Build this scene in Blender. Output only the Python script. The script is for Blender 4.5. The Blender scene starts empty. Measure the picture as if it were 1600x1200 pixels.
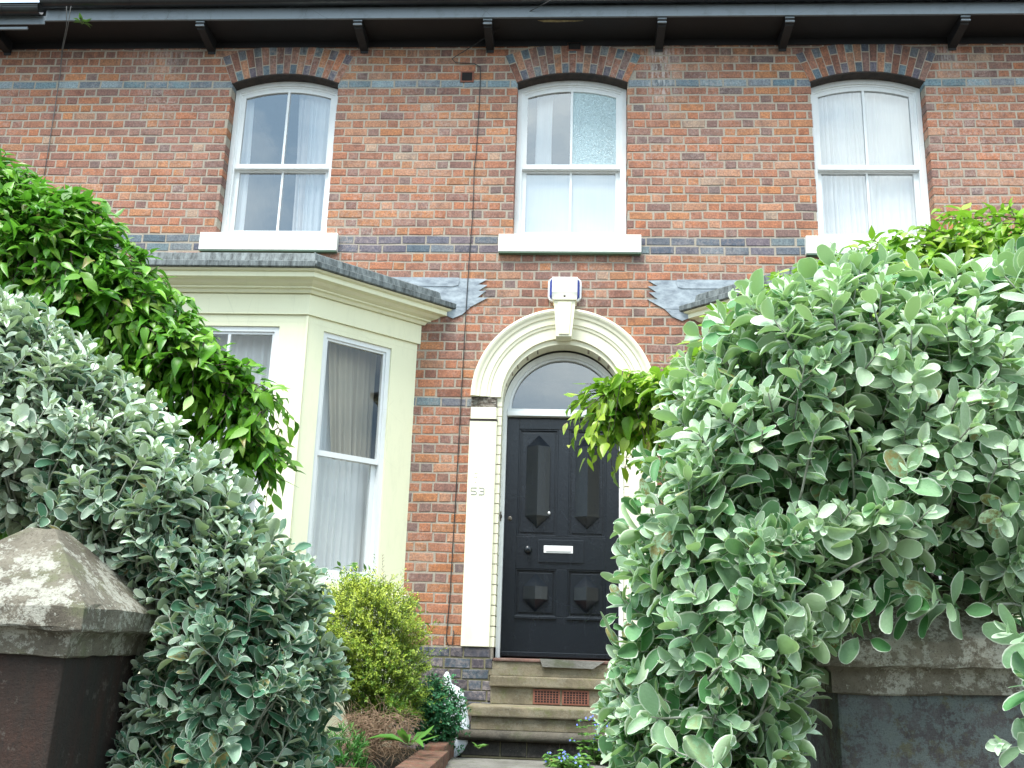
import bpy, bmesh, math, random
import numpy as np
from mathutils import Vector, Matrix
random.seed(7); rng = np.random.default_rng(11)
R = math.radians
scene = bpy.context.scene

# ------------------------------------------------------------------ camera
CAM = (1.06272, -9.07333, 0.05124); YAW, PITCH, ROLL, FPX = 0.06267, 0.25447, 0.03081, 1550.0
cy, sy = math.cos(YAW), math.sin(YAW)
FW = Vector((-sy*math.cos(PITCH), cy*math.cos(PITCH), math.sin(PITCH)))
r0 = Vector((cy, sy, 0)); u0 = r0.cross(FW)
RT = math.cos(ROLL)*r0 + math.sin(ROLL)*u0
UP = -math.sin(ROLL)*r0 + math.cos(ROLL)*u0
cd = bpy.data.cameras.new('camera'); cam = bpy.data.objects.new('camera', cd)
scene.collection.objects.link(cam); scene.camera = cam
m3 = Matrix((RT, UP, -FW)).transposed()
cam.matrix_world = Matrix.Translation(CAM) @ m3.to_4x4()
cd.sensor_width = 36; cd.lens = FPX/1600*36; cd.clip_start = 0.05; cd.clip_end = 2000

# ------------------------------------------------------------------ light
SUN_EL, SUN_AZ = R(64), R(205)      # azimuth clockwise from +Y: behind the camera, a little to the left
sd = bpy.data.lights.new('sun', 'SUN'); sun = bpy.data.objects.new('sun', sd)
scene.collection.objects.link(sun)
sd.energy = 2.3; sd.angle = R(26); sd.color = (1.0, 0.97, 0.93)
sv = Vector((math.sin(SUN_AZ)*math.cos(SUN_EL), math.cos(SUN_AZ)*math.cos(SUN_EL), math.sin(SUN_EL)))
sun.rotation_euler = sv.to_track_quat('Z', 'Y').to_euler()
world = bpy.data.worlds.new('World'); scene.world = world; world.use_nodes = True
wn, wl = world.node_tree.nodes, world.node_tree.links
wn.clear()
out = wn.new('ShaderNodeOutputWorld'); bg = wn.new('ShaderNodeBackground')
sky = wn.new('ShaderNodeTexSky'); sky.sky_type = 'NISHITA'; sky.sun_disc = False
sky.sun_elevation = SUN_EL; sky.sun_rotation = SUN_AZ
tc = wn.new('ShaderNodeTexCoord'); mp = wn.new('ShaderNodeMapping'); mp.inputs['Scale'].default_value = (1.3, 1.3, 2.6)
nz = wn.new('ShaderNodeTexNoise'); nz.inputs['Scale'].default_value = 2.2; nz.inputs['Detail'].default_value = 7; nz.inputs['Roughness'].default_value = .55
rmp = wn.new('ShaderNodeValToRGB')
rmp.color_ramp.elements[0].position = .38; rmp.color_ramp.elements[0].color = (3.9, 5.9, 7.8, 1)
rmp.color_ramp.elements[1].position = .62; rmp.color_ramp.elements[1].color = (12.2, 13.4, 13.3, 1)
mx = wn.new('ShaderNodeMix'); mx.data_type = 'RGBA'; mx.inputs[0].default_value = .86
wl.new(tc.outputs['Generated'], mp.inputs[0]); wl.new(mp.outputs[0], nz.inputs['Vector'])
wl.new(nz.outputs['Fac'], rmp.inputs[0]); wl.new(sky.outputs[0], mx.inputs[6]); wl.new(rmp.outputs[0], mx.inputs[7])
wl.new(mx.outputs[2], bg.inputs[0]); bg.inputs[1].default_value = 0.085; wl.new(bg.outputs[0], out.inputs[0])
scene.view_settings.view_transform = 'Standard'; scene.view_settings.look = 'None'
scene.view_settings.gamma = 1; scene.view_settings.exposure = 1.52
scene.cycles.max_bounces = 8; scene.cycles.transparent_max_bounces = 16
scene.cycles.caustics_reflective = False; scene.cycles.caustics_refractive = False

# ------------------------------------------------------------------ helpers
def at(px, py, Y):                       # pixel of the 1600x1200 photograph -> point on the plane y = Y
    d = FW + RT*((px-800)/FPX) - UP*((py-600)/FPX)
    t = (Y-CAM[1])/d.y
    return Vector(CAM) + d*t
def tag(o, label=None, cat=None, group=None, kind=None):
    if label: o['label'] = label
    if cat: o['category'] = cat
    if group: o['group'] = group
    if kind: o['kind'] = kind
    return o
def empty(name, loc, label=None, cat=None, group=None):
    o = bpy.data.objects.new(name, None); scene.collection.objects.link(o); o.location = loc
    bpy.context.view_layer.update()
    return tag(o, label, cat, group)
def link(name, me, parent=None, mats=()):
    o = bpy.data.objects.new(name, me); scene.collection.objects.link(o)
    for m in mats: me.materials.append(m)
    if parent:
        o.parent = parent
        o.matrix_parent_inverse = parent_world(parent).inverted()
    return o
def parent_world(p):
    M = p.matrix_basis.copy()
    if p.parent: M = parent_world(p.parent) @ p.matrix_parent_inverse @ M
    return M
class MB:
    def __init__(s): s.v = []; s.f = []; s.m = []; s.c = []; s.sm = []
    def add(s, vs, fs, mi=0, col=None, smooth=False):
        o = len(s.v); s.v += [tuple(v) for v in vs]
        s.c += [col or (1, 1, 1, 1)]*len(vs)
        for f in fs: s.f.append([i+o for i in f]); s.m.append(mi); s.sm.append(smooth)
    def box(s, x0, x1, y0, y1, z0, z1, mi=0, col=None, bev=0.0):
        if bev <= 0:
            s.add([(x, y, z) for x in (x0, x1) for y in (y0, y1) for z in (z0, z1)],
                  [(0,1,3,2),(4,6,7,5),(0,4,5,1),(2,3,7,6),(0,2,6,4),(1,5,7,3)], mi, col); return
        b = bev
        bm = bmesh.new(); bmesh.ops.create_cube(bm, size=1)
        for v in bm.verts: v.co = ((x0+x1)/2+v.co.x*(x1-x0), (y0+y1)/2+v.co.y*(y1-y0), (z0+z1)/2+v.co.z*(z1-z0))
        bmesh.ops.bevel(bm, geom=bm.edges[:], offset=b, segments=2, affect='EDGES', profile=.6)
        s.bm(bm, mi, col)
    def bm(s, bm, mi=0, col=None, smooth=False):
        bm.verts.index_update()
        s.add([v.co for v in bm.verts], [[v.index for v in f.verts] for f in bm.faces], mi, col, smooth); bm.free()
    def prism(s, poly, a0, a1, axis='y', mi=0, col=None, smooth=False):
        # poly: list of 2D points; axis y: (x,z) pts extruded in y; axis x: (y,z) pts; axis z: (x,y)
        n = len(poly)
        def P(p, a): return {'y': (p[0], a, p[1]), 'x': (a, p[0], p[1]), 'z': (p[0], p[1], a)}[axis]
        s.add([P(p, a0) for p in poly]+[P(p, a1) for p in poly],
              [list(range(n))[::-1], list(range(n, 2*n))]+[(i, (i+1) % n, n+(i+1) % n, n+i) for i in range(n)], mi, col, smooth)
    def tube(s, pts, r, n=6, mi=0, col=None, r1=None):
        pts = [Vector(p) for p in pts]; k = len(pts); vs = []
        for i, p in enumerate(pts):
            t = (pts[min(i+1, k-1)]-pts[max(i-1, 0)]).normalized()
            a = t.orthogonal().normalized() if i == 0 else (a - t*a.dot(t)).normalized()
            b = t.cross(a); rr = r if r1 is None else r+(r1-r)*i/(k-1)
            for j in range(n):
                th = 2*math.pi*j/n; vs.append(p+(a*math.cos(th)+b*math.sin(th))*rr)
        fs = [(i*n+j, i*n+(j+1) % n, (i+1)*n+(j+1) % n, (i+1)*n+j) for i in range(k-1) for j in range(n)]
        fs += [list(range(n))[::-1], list(range((k-1)*n, k*n))]
        s.add(vs, fs, mi, col, True)
    def sweep(s, prof, path, mi=0, closed=True, caps=True, smooth=False):
        # prof: list of (a,b) ; path: list of (origin, A, B) frames
        n = len(prof); vs = []
        for o, A, B in path:
            for a, b in prof: vs.append(Vector(o)+Vector(A)*a+Vector(B)*b)
        fs = [(i*n+j, i*n+(j+1) % n, (i+1)*n+(j+1) % n, (i+1)*n+j) for i in range(len(path)-1) for j in range(n if closed else n-1)]
        if caps: fs += [list(range(n))[::-1], list(range((len(path)-1)*n, len(path)*n))]
        s.add(vs, fs, mi, None, smooth)
    def build(s, name, mats, parent=None):
        me = bpy.data.meshes.new(name); me.from_pydata(s.v, [], s.f); me.update()
        if not isinstance(mats, (list, tuple)): mats = [mats]
        at_ = me.color_attributes.new('Col', 'FLOAT_COLOR', 'POINT')
        at_.data.foreach_set('color', np.array(s.c, dtype=np.float32).ravel())
        o = link(name, me, parent, mats)
        me.polygons.foreach_set('material_index', s.m)
        me.polygons.foreach_set('use_smooth', s.sm)
        bm = bmesh.new(); bm.from_mesh(me); bmesh.ops.recalc_face_normals(bm, faces=bm.faces[:]); bm.to_mesh(me); bm.free()
        return o

# ------------------------------------------------------------------ materials
class NT:
    def __init__(s, name):
        s.m = bpy.data.materials.new(name); s.m.use_nodes = True; s.t = s.m.node_tree; s.n = s.t.nodes; s.l = s.t.links
        s.p = s.n['Principled BSDF']; s.o = s.n['Material Output']
        s.tc = s.n.new('ShaderNodeTexCoord')
    def noise(s, scale, detail=5, rough=.6, vec=None, stretch=None, dist=0):
        n = s.n.new('ShaderNodeTexNoise'); n.inputs['Scale'].default_value = scale; n.inputs['Detail'].default_value = detail
        n.inputs['Roughness'].default_value = rough; n.inputs['Distortion'].default_value = dist
        v = s.tc.outputs['Object'] if vec is None else vec
        if stretch:
            mp = s.n.new('ShaderNodeMapping'); mp.inputs['Scale'].default_value = stretch; s.l.new(v, mp.inputs[0]); v = mp.outputs[0]
        s.l.new(v, n.inputs['Vector']); return n.outputs['Fac']
    def ramp(s, fac, *st):
        r = s.n.new('ShaderNodeValToRGB'); e = r.color_ramp.elements
        while len(e) < len(st): e.new(.5)
        for i, (p, c) in enumerate(st):
            e[i].position = p; e[i].color = (c, c, c, 1) if isinstance(c, (int, float)) else (*c, 1)
        s.l.new(fac, r.inputs[0]); return r.outputs[0]
    def mix(s, fac, a, b, mode='MIX'):
        m = s.n.new('ShaderNodeMix'); m.data_type = 'RGBA'; m.blend_type = mode
        for k, v in ((0, fac), (6, a), (7, b)):
            if isinstance(v, bpy.types.NodeSocket): s.l.new(v, m.inputs[k])
            elif k == 0: m.inputs[0].default_value = v
            else: m.inputs[k].default_value = (*v, 1)
        return m.outputs[2]
    def math(s, op, a, b=0.0, c=0.0, clamp=False):
        m = s.n.new('ShaderNodeMath'); m.operation = op; m.use_clamp = clamp
        for k, v in enumerate((a, b, c)):
            if isinstance(v, bpy.types.NodeSocket): s.l.new(v, m.inputs[k])
            else: m.inputs[k].default_value = v
        return m.outputs[0]
    def attr(s, name='Col'):
        a = s.n.new('ShaderNodeAttribute'); a.attribute_name = name; return a
    def sep(s, c):
        q = s.n.new('ShaderNodeSeparateXYZ'); s.l.new(c, q.inputs[0]); return q.outputs
    def bump(s, h, strength=.3, dist=.01):
        b = s.n.new('ShaderNodeBump'); b.inputs['Strength'].default_value = strength; b.inputs['Distance'].default_value = dist
        s.l.new(h, b.inputs['Height']); s.l.new(b.outputs[0], s.p.inputs['Normal'])
    def col(s, c):
        if isinstance(c, bpy.types.NodeSocket): s.l.new(c, s.p.inputs['Base Color'])
        else: s.p.inputs['Base Color'].default_value = (*c, 1)
    def rough(s, r):
        if isinstance(r, bpy.types.NodeSocket): s.l.new(r, s.p.inputs['Roughness'])
        else: s.p.inputs['Roughness'].default_value = r

def mat_brick():
    s = NT('brick'); a = s.attr().outputs['Color']
    n1 = s.noise(9, 6, .7); n2 = s.noise(55, 5, .75); n3 = s.noise(1.1, 6, .62)
    c = s.mix(s.ramp(n2, (.38, 0.0), (.64, 1.0)), s.mix(1.0, a, (.66, .66, .70), 'MULTIPLY'), s.mix(1.0, a, (1.5, 1.42, 1.32), 'MULTIPLY'))
    c = s.mix(s.ramp(n1, (.34, .7), (.50, 0.0)), c, s.mix(1.0, a, (.48, .46, .52), 'MULTIPLY'))
    # pale salt bloom in ragged patches
    bl = s.math('MULTIPLY', s.ramp(n3, (.44, 0.0), (.62, 1.0)), s.ramp(s.noise(24, 7, .8), (.46, 0.0), (.64, .7)))
    c = s.mix(bl, c, (.52, .42, .37))
    # mortar smears, tiny white specks
    c = s.mix(s.ramp(s.noise(120, 3, .7), (.66, 0.0), (.72, .55)), c, (.5, .44, .38))
    # soot in drips; tone also darker high under the eaves
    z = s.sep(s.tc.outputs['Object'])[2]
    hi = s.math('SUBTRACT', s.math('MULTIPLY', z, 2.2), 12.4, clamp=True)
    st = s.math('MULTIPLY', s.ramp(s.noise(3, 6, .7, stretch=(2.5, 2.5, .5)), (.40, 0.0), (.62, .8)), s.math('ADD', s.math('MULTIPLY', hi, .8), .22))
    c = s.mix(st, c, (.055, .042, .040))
    xx = s.sep(s.tc.outputs['Object'])[0]
    for x0, w0, z0, amt in ((1.92, .22, 5.15, .85), (4.80, .16, 5.62, .9), (-3.3, .5, 5.5, .35)):
        g1 = s.math('SUBTRACT', 1.0, s.math('DIVIDE', s.math('ABSOLUTE', s.math('SUBTRACT', xx, x0)), w0), clamp=True)
        g2 = s.math('MULTIPLY', s.math('SUBTRACT', z, z0), 2.2, clamp=True)
        dr = s.ramp(s.noise(16, 6, .75, stretch=(2.2, 2.2, .35)), (.45, 0.0), (.60, amt))
        c = s.mix(s.math('MULTIPLY', s.math('MULTIPLY', g1, g2), dr), c, (.62, .60, .58))
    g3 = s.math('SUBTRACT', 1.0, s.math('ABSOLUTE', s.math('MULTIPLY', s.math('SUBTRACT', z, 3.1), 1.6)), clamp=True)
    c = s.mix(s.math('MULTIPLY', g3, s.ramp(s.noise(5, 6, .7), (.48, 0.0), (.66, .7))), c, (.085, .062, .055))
    s.col(c); s.rough(.88); s.bump(s.math('ADD', s.math('MULTIPLY', n2, .7), s.noise(160, 4, .7)), .55, .006)
    return s.m
def mat_mortar(name, base=(.37, .32, .265)):
    s = NT(name); c = s.mix(s.noise(4, 6, .7), base, tuple(x*.75 for x in base))
    c = s.mix(s.ramp(s.noise(70, 4, .7), (.35, .45), (.55, 0)), c, tuple(x*.5 for x in base))
    s.col(c); s.rough(.95); s.bump(s.noise(90, 5, .8), .7, .008); return s.m
def mat_paint(name, base, dirt=(.25, .22, .16), amt=.5, rough=.45, streak=True, bs=.12):
    s = NT(name)
    d = s.ramp(s.noise(5, 7, .72, stretch=(1.6, 1.6, .45) if streak else None), (.52, 0.0), (.80, amt))
    c = s.mix(d, base, dirt)
    c = s.mix(s.ramp(s.noise(38, 6, .8), (.66, 0.0), (.72, amt)), c, dirt)
    dr = s.ramp(s.noise(14, 6, .7, stretch=(3, 3, .10)), (.60, 0.0), (.72, amt*.55))
    c = s.mix(dr, c, dirt)
    v = s.n.new('ShaderNodeTexVoronoi'); v.feature = 'DISTANCE_TO_EDGE'; v.inputs['Scale'].default_value = 2.3
    s.l.new(s.tc.outputs['Object'], v.inputs['Vector'])
    c = s.mix(s.math('MULTIPLY', s.ramp(v.outputs['Distance'], (.0, 1.0), (.006, 0.0)), s.ramp(s.noise(2, 4), (.50, 0.0), (.60, amt*.8))), c, dirt)
    s.col(c); s.rough(rough); s.bump(s.noise(35, 5, .7), bs, .004); return s.m
def mat_stone(name, base, dark, lich=None, lamt=.9, scale=1.0, moss=None, streak=None, lpos=(.50, .56), rough=.92):
    s = NT(name)
    c = s.mix(s.ramp(s.noise(3.2*scale, 7, .7), (.32, 0), (.66, 1.0)), dark, base)
    if streak: c = s.mix(s.ramp(s.noise(7*scale, 6, .68, stretch=(1.7, 1.7, .12)), (.40, 0.0), (.62, .95)), c, streak)
    if moss: c = s.mix(s.ramp(s.noise(5*scale, 6, .7), (.52, 0), (.66, .8)), c, moss)
    if lich:
        mk = s.math('ADD', s.math('MULTIPLY', s.noise(6*scale, 8, .75), .62), s.math('MULTIPLY', s.noise(34*scale, 8, .8), .38))
        l = s.ramp(mk, (lpos[0], 0), (lpos[0]+.025, lamt*.8), (lpos[1]+.06, lamt))
        c = s.mix(l, c, s.mix(s.noise(50*scale, 5, .8), lich, tuple(x*.55 for x in lich)))
        c = s.mix(s.ramp(s.noise(75*scale, 6, .8), (.54, 0), (.60, .65)), c, dark)
    s.col(c); s.rough(rough); s.bump(s.math('ADD', s.noise(26*scale, 8, .8), s.math('MULTIPLY', s.noise(130*scale, 4, .7), .5)), .9, .012); return s.m
def mat_glass(name, tint=(1, 1, 1), refl=.055, bumpy=None):
    s = NT(name); s.n.remove(s.p)
    tr = s.n.new('ShaderNodeBsdfTransparent'); tr.inputs[0].default_value = (*tint, 1)
    gl = s.n.new('ShaderNodeBsdfGlossy'); gl.inputs['Roughness'].default_value = .02
    lw = s.n.new('ShaderNodeLayerWeight'); lw.inputs[0].default_value = .5
    b = s.n.new('ShaderNodeBump'); b.inputs['Strength'].default_value = .05; b.inputs['Distance'].default_value = .02
    s.l.new(s.noise(2.3, 3), b.inputs['Height']); s.l.new(b.outputs[0], gl.inputs['Normal'])
    m = s.n.new('ShaderNodeMixShader')
    s.l.new(s.math('ADD', s.math('MULTIPLY', s.math('POWER', lw.outputs['Facing'], 4.0), .8), refl+.03, clamp=True), m.inputs[0]); s.l.new(tr.outputs[0], m.inputs[1]); s.l.new(gl.outputs[0], m.inputs[2])
    s.l.new(m.outputs[0], s.o.inputs['Surface']); return s.m
def mat_cloth(name, base, trans=.45):
    s = NT(name); s.n.remove(s.p)
    d = s.n.new('ShaderNodeBsdfDiffuse'); t = s.n.new('ShaderNodeBsdfTranslucent'); m = s.n.new('ShaderNodeMixShader')
    c = s.mix(s.noise(6, 4, stretch=(8, 8, .4)), base, tuple(x*.86 for x in base))
    s.l.new(c, d.inputs[0]); s.l.new(c, t.inputs[0]); m.inputs[0].default_value = trans
    s.l.new(d.outputs[0], m.inputs[1]); s.l.new(t.outputs[0], m.inputs[2]); s.l.new(m.outputs[0], s.o.inputs['Surface']); return s.m
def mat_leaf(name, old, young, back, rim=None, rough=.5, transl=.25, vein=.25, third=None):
    s = NT(name); a = s.attr(); q = s.sep(a.outputs['Vector'])       # x = rim mask, y = random, z = youth, plus painted top light on silver shrubs
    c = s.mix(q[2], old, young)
    if third: c = s.mix(s.ramp(q[1], (.80, 0.0), (.86, 1.0)), c, third)
    c = s.mix(s.math('MULTIPLY', s.ramp(q[1], (.955, 0.0), (.975, 1.0)), s.ramp(s.noise(60, 5, .7), (.44, 0.0), (.56, .9))), c, (.26, .20, .07))
    v = s.math('ADD', s.math('MULTIPLY', q[1], .55), .72)
    cb = s.n.new('ShaderNodeCombineXYZ')
    for k in range(3): s.l.new(v, cb.inputs[k])
    c = s.mix(1.0, c, cb.outputs[0], 'MULTIPLY')
    c = s.mix(s.ramp(s.noise(160, 4, .7), (.35, .35), (.65, 0)), c, s.mix(1.0, c, (.62, .7, .6), 'MULTIPLY'))
    g = s.n.new('ShaderNodeNewGeometry')
    c = s.mix(g.outputs['Backfacing'], c, s.mix(s.math('MULTIPLY', q[1], .6), back, tuple(x*.7 for x in back)))
    if rim: c = s.mix(s.math('MULTIPLY', q[0], .85), c, rim)
    s.col(c); s.rough(rough)
    s.bump(s.noise(220, 3, .6), vein, .002)
    t = s.n.new('ShaderNodeBsdfTranslucent'); m = s.n.new('ShaderNodeMixShader'); m.inputs[0].default_value = transl
    s.l.new(s.mix(1.0, c, (1.0, 1.25, .55), 'MULTIPLY'), t.inputs[0])
    s.l.new(s.p.outputs[0], m.inputs[1]); s.l.new(t.outputs[0], m.inputs[2]); s.l.new(m.outputs[0], s.o.inputs['Surface']); return s.m
def mat_plain(name, c1, c2, scale=12, rough=.7, bs=.2, metal=0.0, stretch=None):
    s = NT(name); s.col(s.mix(s.ramp(s.noise(scale, 6, .7, stretch=stretch), (.35, 0), (.65, 1)), c1, c2)); s.rough(rough)
    s.p.inputs['Metallic'].default_value = metal; s.bump(s.noise(scale*4, 5, .7), bs, .004); return s.m

M_brick = mat_brick(); M_mortar = mat_mortar('mortar', (.44, .385, .31)); M_mortar2 = mat_mortar('plinth_mortar', (.22, .20, .12))
M_soot = mat_plain('soot', (.012, .010, .009), (.05, .032, .024), 14, .8)
M_white = mat_paint('white_gloss_paint', (.78, .80, .80), (.45, .46, .40), .35, .35)
M_sill = mat_paint('sill_paint', (.80, .79, .72), (.5, .5, .4), .3, .5)
M_cream = mat_paint('cream_paint', (.80, .77, .59), (.46, .45, .30), .35, .5)
M_cream2 = mat_paint('cream_timber_paint', (.83, .82, .58), (.5, .5, .33), .25, .45)
M_green = mat_paint('green_sill_paint', (.10, .18, .12), (.05, .06, .04), .5, .5)
M_black = mat_paint('black_gloss_paint', (.008, .011, .015), (.03, .036, .044), .4, .24, bs=.3)
M_eave = mat_paint('eaves_black_paint', (.004, .004, .005), (.012, .012, .012), .5, .6, bs=.3)
M_fascia = mat_paint('fascia_grey_paint', (.17, .20, .225), (.03, .03, .03), .6, .4, streak=False)
M_gutter = mat_paint('gutter_black', (.012, .014, .016), (.04, .06, .05), .5, .3, streak=False)
M_lead = mat_plain('lead', (.17, .20, .23), (.38, .43, .46), 7, .5, .35, 0.25, stretch=(1, 1, 2.2))
M_leaddk = mat_plain('weathered_lead', (.03, .038, .038), (.20, .23, .23), 9, .65, .5, 0.1, stretch=(2.5, 2.5, .6))
M_glass = mat_glass('window_glass', (.94, .97, .98), .26)
M_glassb = mat_glass('bay_glass', (.95, .97, .97), .05)
M_glassd = mat_glass('fanlight_glass', (.8, .85, .88), .20)
M_curt = mat_cloth('white_net', (.95, .96, .96), .35); M_curtw = mat_cloth('warm_curtain', (.66, .57, .43), .3); M_curtp = mat_cloth('pinkish_curtain', (.8, .75, .72))
M_blind = mat_cloth('white_blind', (.97, .98, .98), .12)
M_room = mat_plain('room_wall', (.16, .15, .13), (.12, .11, .10), 3, .9)
s = NT('obscured_glass'); s.col(s.mix(s.noise(60, 4, .7), (.42, .58, .62), (.72, .86, .90))); s.rough(.12); s.bump(s.noise(48, 3, .6, dist=1.5), 1.0, .02); M_obsc = s.m
M_chrome = mat_plain('white_plastic', (.78, .78, .76), (.7, .7, .68), 8, .35)
M_blue = mat_plain('blue_lens', (.03, .06, .30), (.04, .09, .4), 8, .2)
M_brass = mat_plain('tarnished_metal', (.10, .08, .06), (.22, .2, .17), 40, .4, metal=.8)
M_cable = mat_plain('black_cable', (.012, .012, .012), (.03, .03, .03), 30, .6)
M_cableg = mat_plain('grey_cable', (.16, .16, .15), (.10, .10, .10), 30, .6)
M_terra = mat_plain('terracotta', (.16, .055, .035), (.25, .10, .065), 20, .85)
M_hole = mat_plain('dark_cavity', (.006, .005, .005), (.012, .01, .01), 20, .95)
M_step = mat_stone('sandstone_step', (.30, .25, .165), (.13, .11, .07), (.38, .35, .26), .5, 1.4, moss=(.15, .16, .06))
M_stepd = mat_stone('dark_step', (.12, .105, .08), (.05, .045, .035), (.22, .2, .16), .35, 1.6, moss=(.07, .08, .035))
M_cap = mat_stone('lichened_cap', (.26, .235, .18), (.085, .07, .05), (.60, .59, .50), 1.0, 1.5, moss=(.16, .17, .09), lpos=(.495, .54))
M_pierL = mat_stone('brown_stained_pier', (.055, .024, .015), (.014, .011, .009), (.25, .23, .2), .4, 1.3, streak=(.022, .020, .015), lpos=(.56, .62))
M_pierR = mat_stone('grey_lichened_pier', (.13, .13, .13), (.05, .04, .042), (.20, .25, .245), .85, 3.2, moss=(.15, .15, .08), lpos=(.48, .55))
M_path = mat_stone('concrete_path', (.22, .215, .19), (.11, .105, .09), (.30, .29, .26), .5, 1.2, moss=(.10, .115, .06))
M_soil = mat_stone('soil', (.055, .040, .026), (.02, .015, .010), None, scale=4, moss=(.05, .06, .025))
M_slate = mat_plain('roof_slate', (.06, .065, .07), (.10, .105, .11), 6, .6)
M_sack = mat_plain('white_plastic_sack', (.82, .84, .86), (.62, .68, .74), 10, .35, .5)

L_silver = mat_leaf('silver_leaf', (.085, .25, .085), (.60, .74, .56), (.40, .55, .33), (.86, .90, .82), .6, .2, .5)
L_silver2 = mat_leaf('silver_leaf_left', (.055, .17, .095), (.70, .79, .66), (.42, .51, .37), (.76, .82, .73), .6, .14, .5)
L_green = mat_leaf('creeper_leaf', (.075, .27, .02), (.28, .54, .04), (.11, .26, .045), None, .33, .36, .3, third=(.16, .26, .04))
L_green2 = mat_leaf('creeper_leaf_pale', (.14, .36, .03), (.46, .60, .06), (.22, .36, .06), None, .36, .38, .3)
L_gold = mat_leaf('golden_leaf', (.07, .21, .02), (.55, .62, .07), (.20, .26, .03), None, .45, .25)
L_dark = mat_leaf('dark_lobed_leaf', (.02, .12, .045), (.06, .26, .10), (.05, .16, .07), None, .45, .2)
L_feather = mat_leaf('feathery_leaf', (.02, .12, .015), (.07, .26, .03), (.04, .15, .02), None, .5, .3)
L_fresh = mat_leaf('fresh_leaf', (.06, .19, .03), (.20, .38, .08), (.12, .24, .07), None, .42, .3)
M_twigs = mat_plain('silver_stem', (.28, .31, .26), (.16, .17, .13), 40, .8)
M_bark = mat_plain('bark', (.07, .055, .04), (.13, .10, .08), 30, .9, .6)
M_dead = mat_plain('dead_twigs', (.20, .125, .075), (.36, .25, .16), 30, .9)
M_flower = mat_plain('blue_petal', (.12, .17, .62), (.22, .28, .75), 30, .6)
M_stemg = mat_plain('green_stem', (.08, .14, .04), (.14, .17, .07), 30, .7)

# ------------------------------------------------------------------ ground
g = MB(); ys = [-60, -12, -6.5, -1.3, 0, 30]; zs = [-1.55, -1.55, -1.50, -.86, -.86, -.86]
for i in range(5):
    g.add([(-60, ys[i], zs[i]), (60, ys[i], zs[i]), (60, ys[i+1], zs[i+1]), (-60, ys[i+1], zs[i+1])], [(0, 1, 2, 3)])
tag(g.build('ground', M_soil), kind='structure')
g = MB()
def slab(x0, x1, ya, za, yb, zb, t=.12):
    g.add([(x0, ya, za), (x1, ya, za), (x1, yb, zb), (x0, yb, zb), (x0, ya, za-t), (x1, ya, za-t), (x1, yb, zb-t), (x0, yb, zb-t)],
          [(0, 1, 2, 3), (7, 6, 5, 4), (0, 4, 5, 1), (1, 5, 6, 2), (2, 6, 7, 3), (3, 7, 4, 0)])
slab(.18, 1.85, -6.3, -1.45, -1.5, -.83); slab(.18, 1.85, -1.496, -.829, -.95, -.825)
tag(g.build('path', M_path), kind='structure')
g = MB(); g.box(-40, 40, -14, -6.9, -1.56, -1.47); tag(g.build('pavement', M_path), kind='structure')

# ------------------------------------------------------------------ the house
C = 0.0912                                  # one brick course
WX = [-1.972, 1.016, 3.98]; HW = .56; ZS, ZSP, RISE = 43*C, 5.612, .11
house = empty('terraced_house', (1, 0, -.86), 'Victorian red brick terraced house with sash windows, cream arched doorway and cream bay windows', 'house')
RR = (HW*HW+RISE*RISE)/(2*RISE)
def arch_z(dx): return ZSP+RISE-RR+math.sqrt(max(RR*RR-dx*dx, 0))
DX, DZ, DRO = .98, 2.24, .585               # doorway arch centre and radius of the opening
def blocked(x, z, pad=0):                   # inside an opening of the wall?
    for wx in WX:
        dx = x-wx
        if abs(dx) < HW+pad and ZS-.12 < z < arch_z(min(abs(dx), HW))+.04: return True
        zz = z-(ZSP+RISE-RR)
        if zz > 0 and abs(math.atan2(dx, zz)) < math.asin(HW/RR)-.045 and RR-.02 < math.hypot(dx, zz) < RR+.31: return True
    dx = abs(x-DX)
    if dx < DRO+.08 and z < DZ: return True
    if math.hypot(dx, z-DZ) < DRO+.10 and z >= DZ: return True
    for bx in (-1.98, 3.98):
        if abs(x-bx) < 1.50 and z < 3.05: return True
    return False
def brick_col(kind, x, z, hdr):
    r = random.random()
    if kind == 'blue':
        b = random.choice(([(.17, .24, .27), (.20, .27, .30), (.24, .31, .34), (.15, .20, .235), (.20, .24, .27)] if z > 5 else [(.11, .135, .165), (.13, .17, .20), (.16, .21, .23), (.105, .11, .145), (.14, .13, .16)]))
    elif kind == 'plinth': b = random.choice([(.060, .065, .085), (.075, .08, .10), (.05, .055, .07)])
    else:
        pal = [((.37, .150, .078), 3.2), ((.40, .180, .082), 2.8), ((.34, .146, .086), 3.8), ((.30, .138, .092), 3.2), ((.25, .135, .104), 2.0),
               ((.39, .21, .13), 2.8), ((.195, .112, .098), .8), ((.40, .29, .21), .4 if z > 3.5 else .05), ((.14, .11, .11), .45)]
        if hdr: pal += [((.20, .13, .115), 2.5)]
        if z < 1.3: pal += [((.39, .155, .06), 5)]
        if x < -2.6: pal += [((.28, .13, .095), 6)]
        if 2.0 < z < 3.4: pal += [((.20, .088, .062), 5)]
        tot = sum(w for _, w in pal); q = random.random()*tot
        for b, w in pal:
            q -= w
            if q <= 0: break
    b = tuple(p*.86+q*.14 for p, q in zip(b, (.365, .175, .105))) if kind == 'red' else b; k = random.uniform(.90, 1.10); t = random.uniform(-.02, .02)
    return (max(b[0]*k+t, .01), b[1]*k, max(b[2]*k-t*.3, .01), 1)
X0, X1 = -7.6, 8.6
def rowkind(i):
    if i in (61, 41, 42, 24): return 'blue'
    if i < 0: return 'plinth'
    return 'red'
mb = MB(); J = .0145
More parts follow.
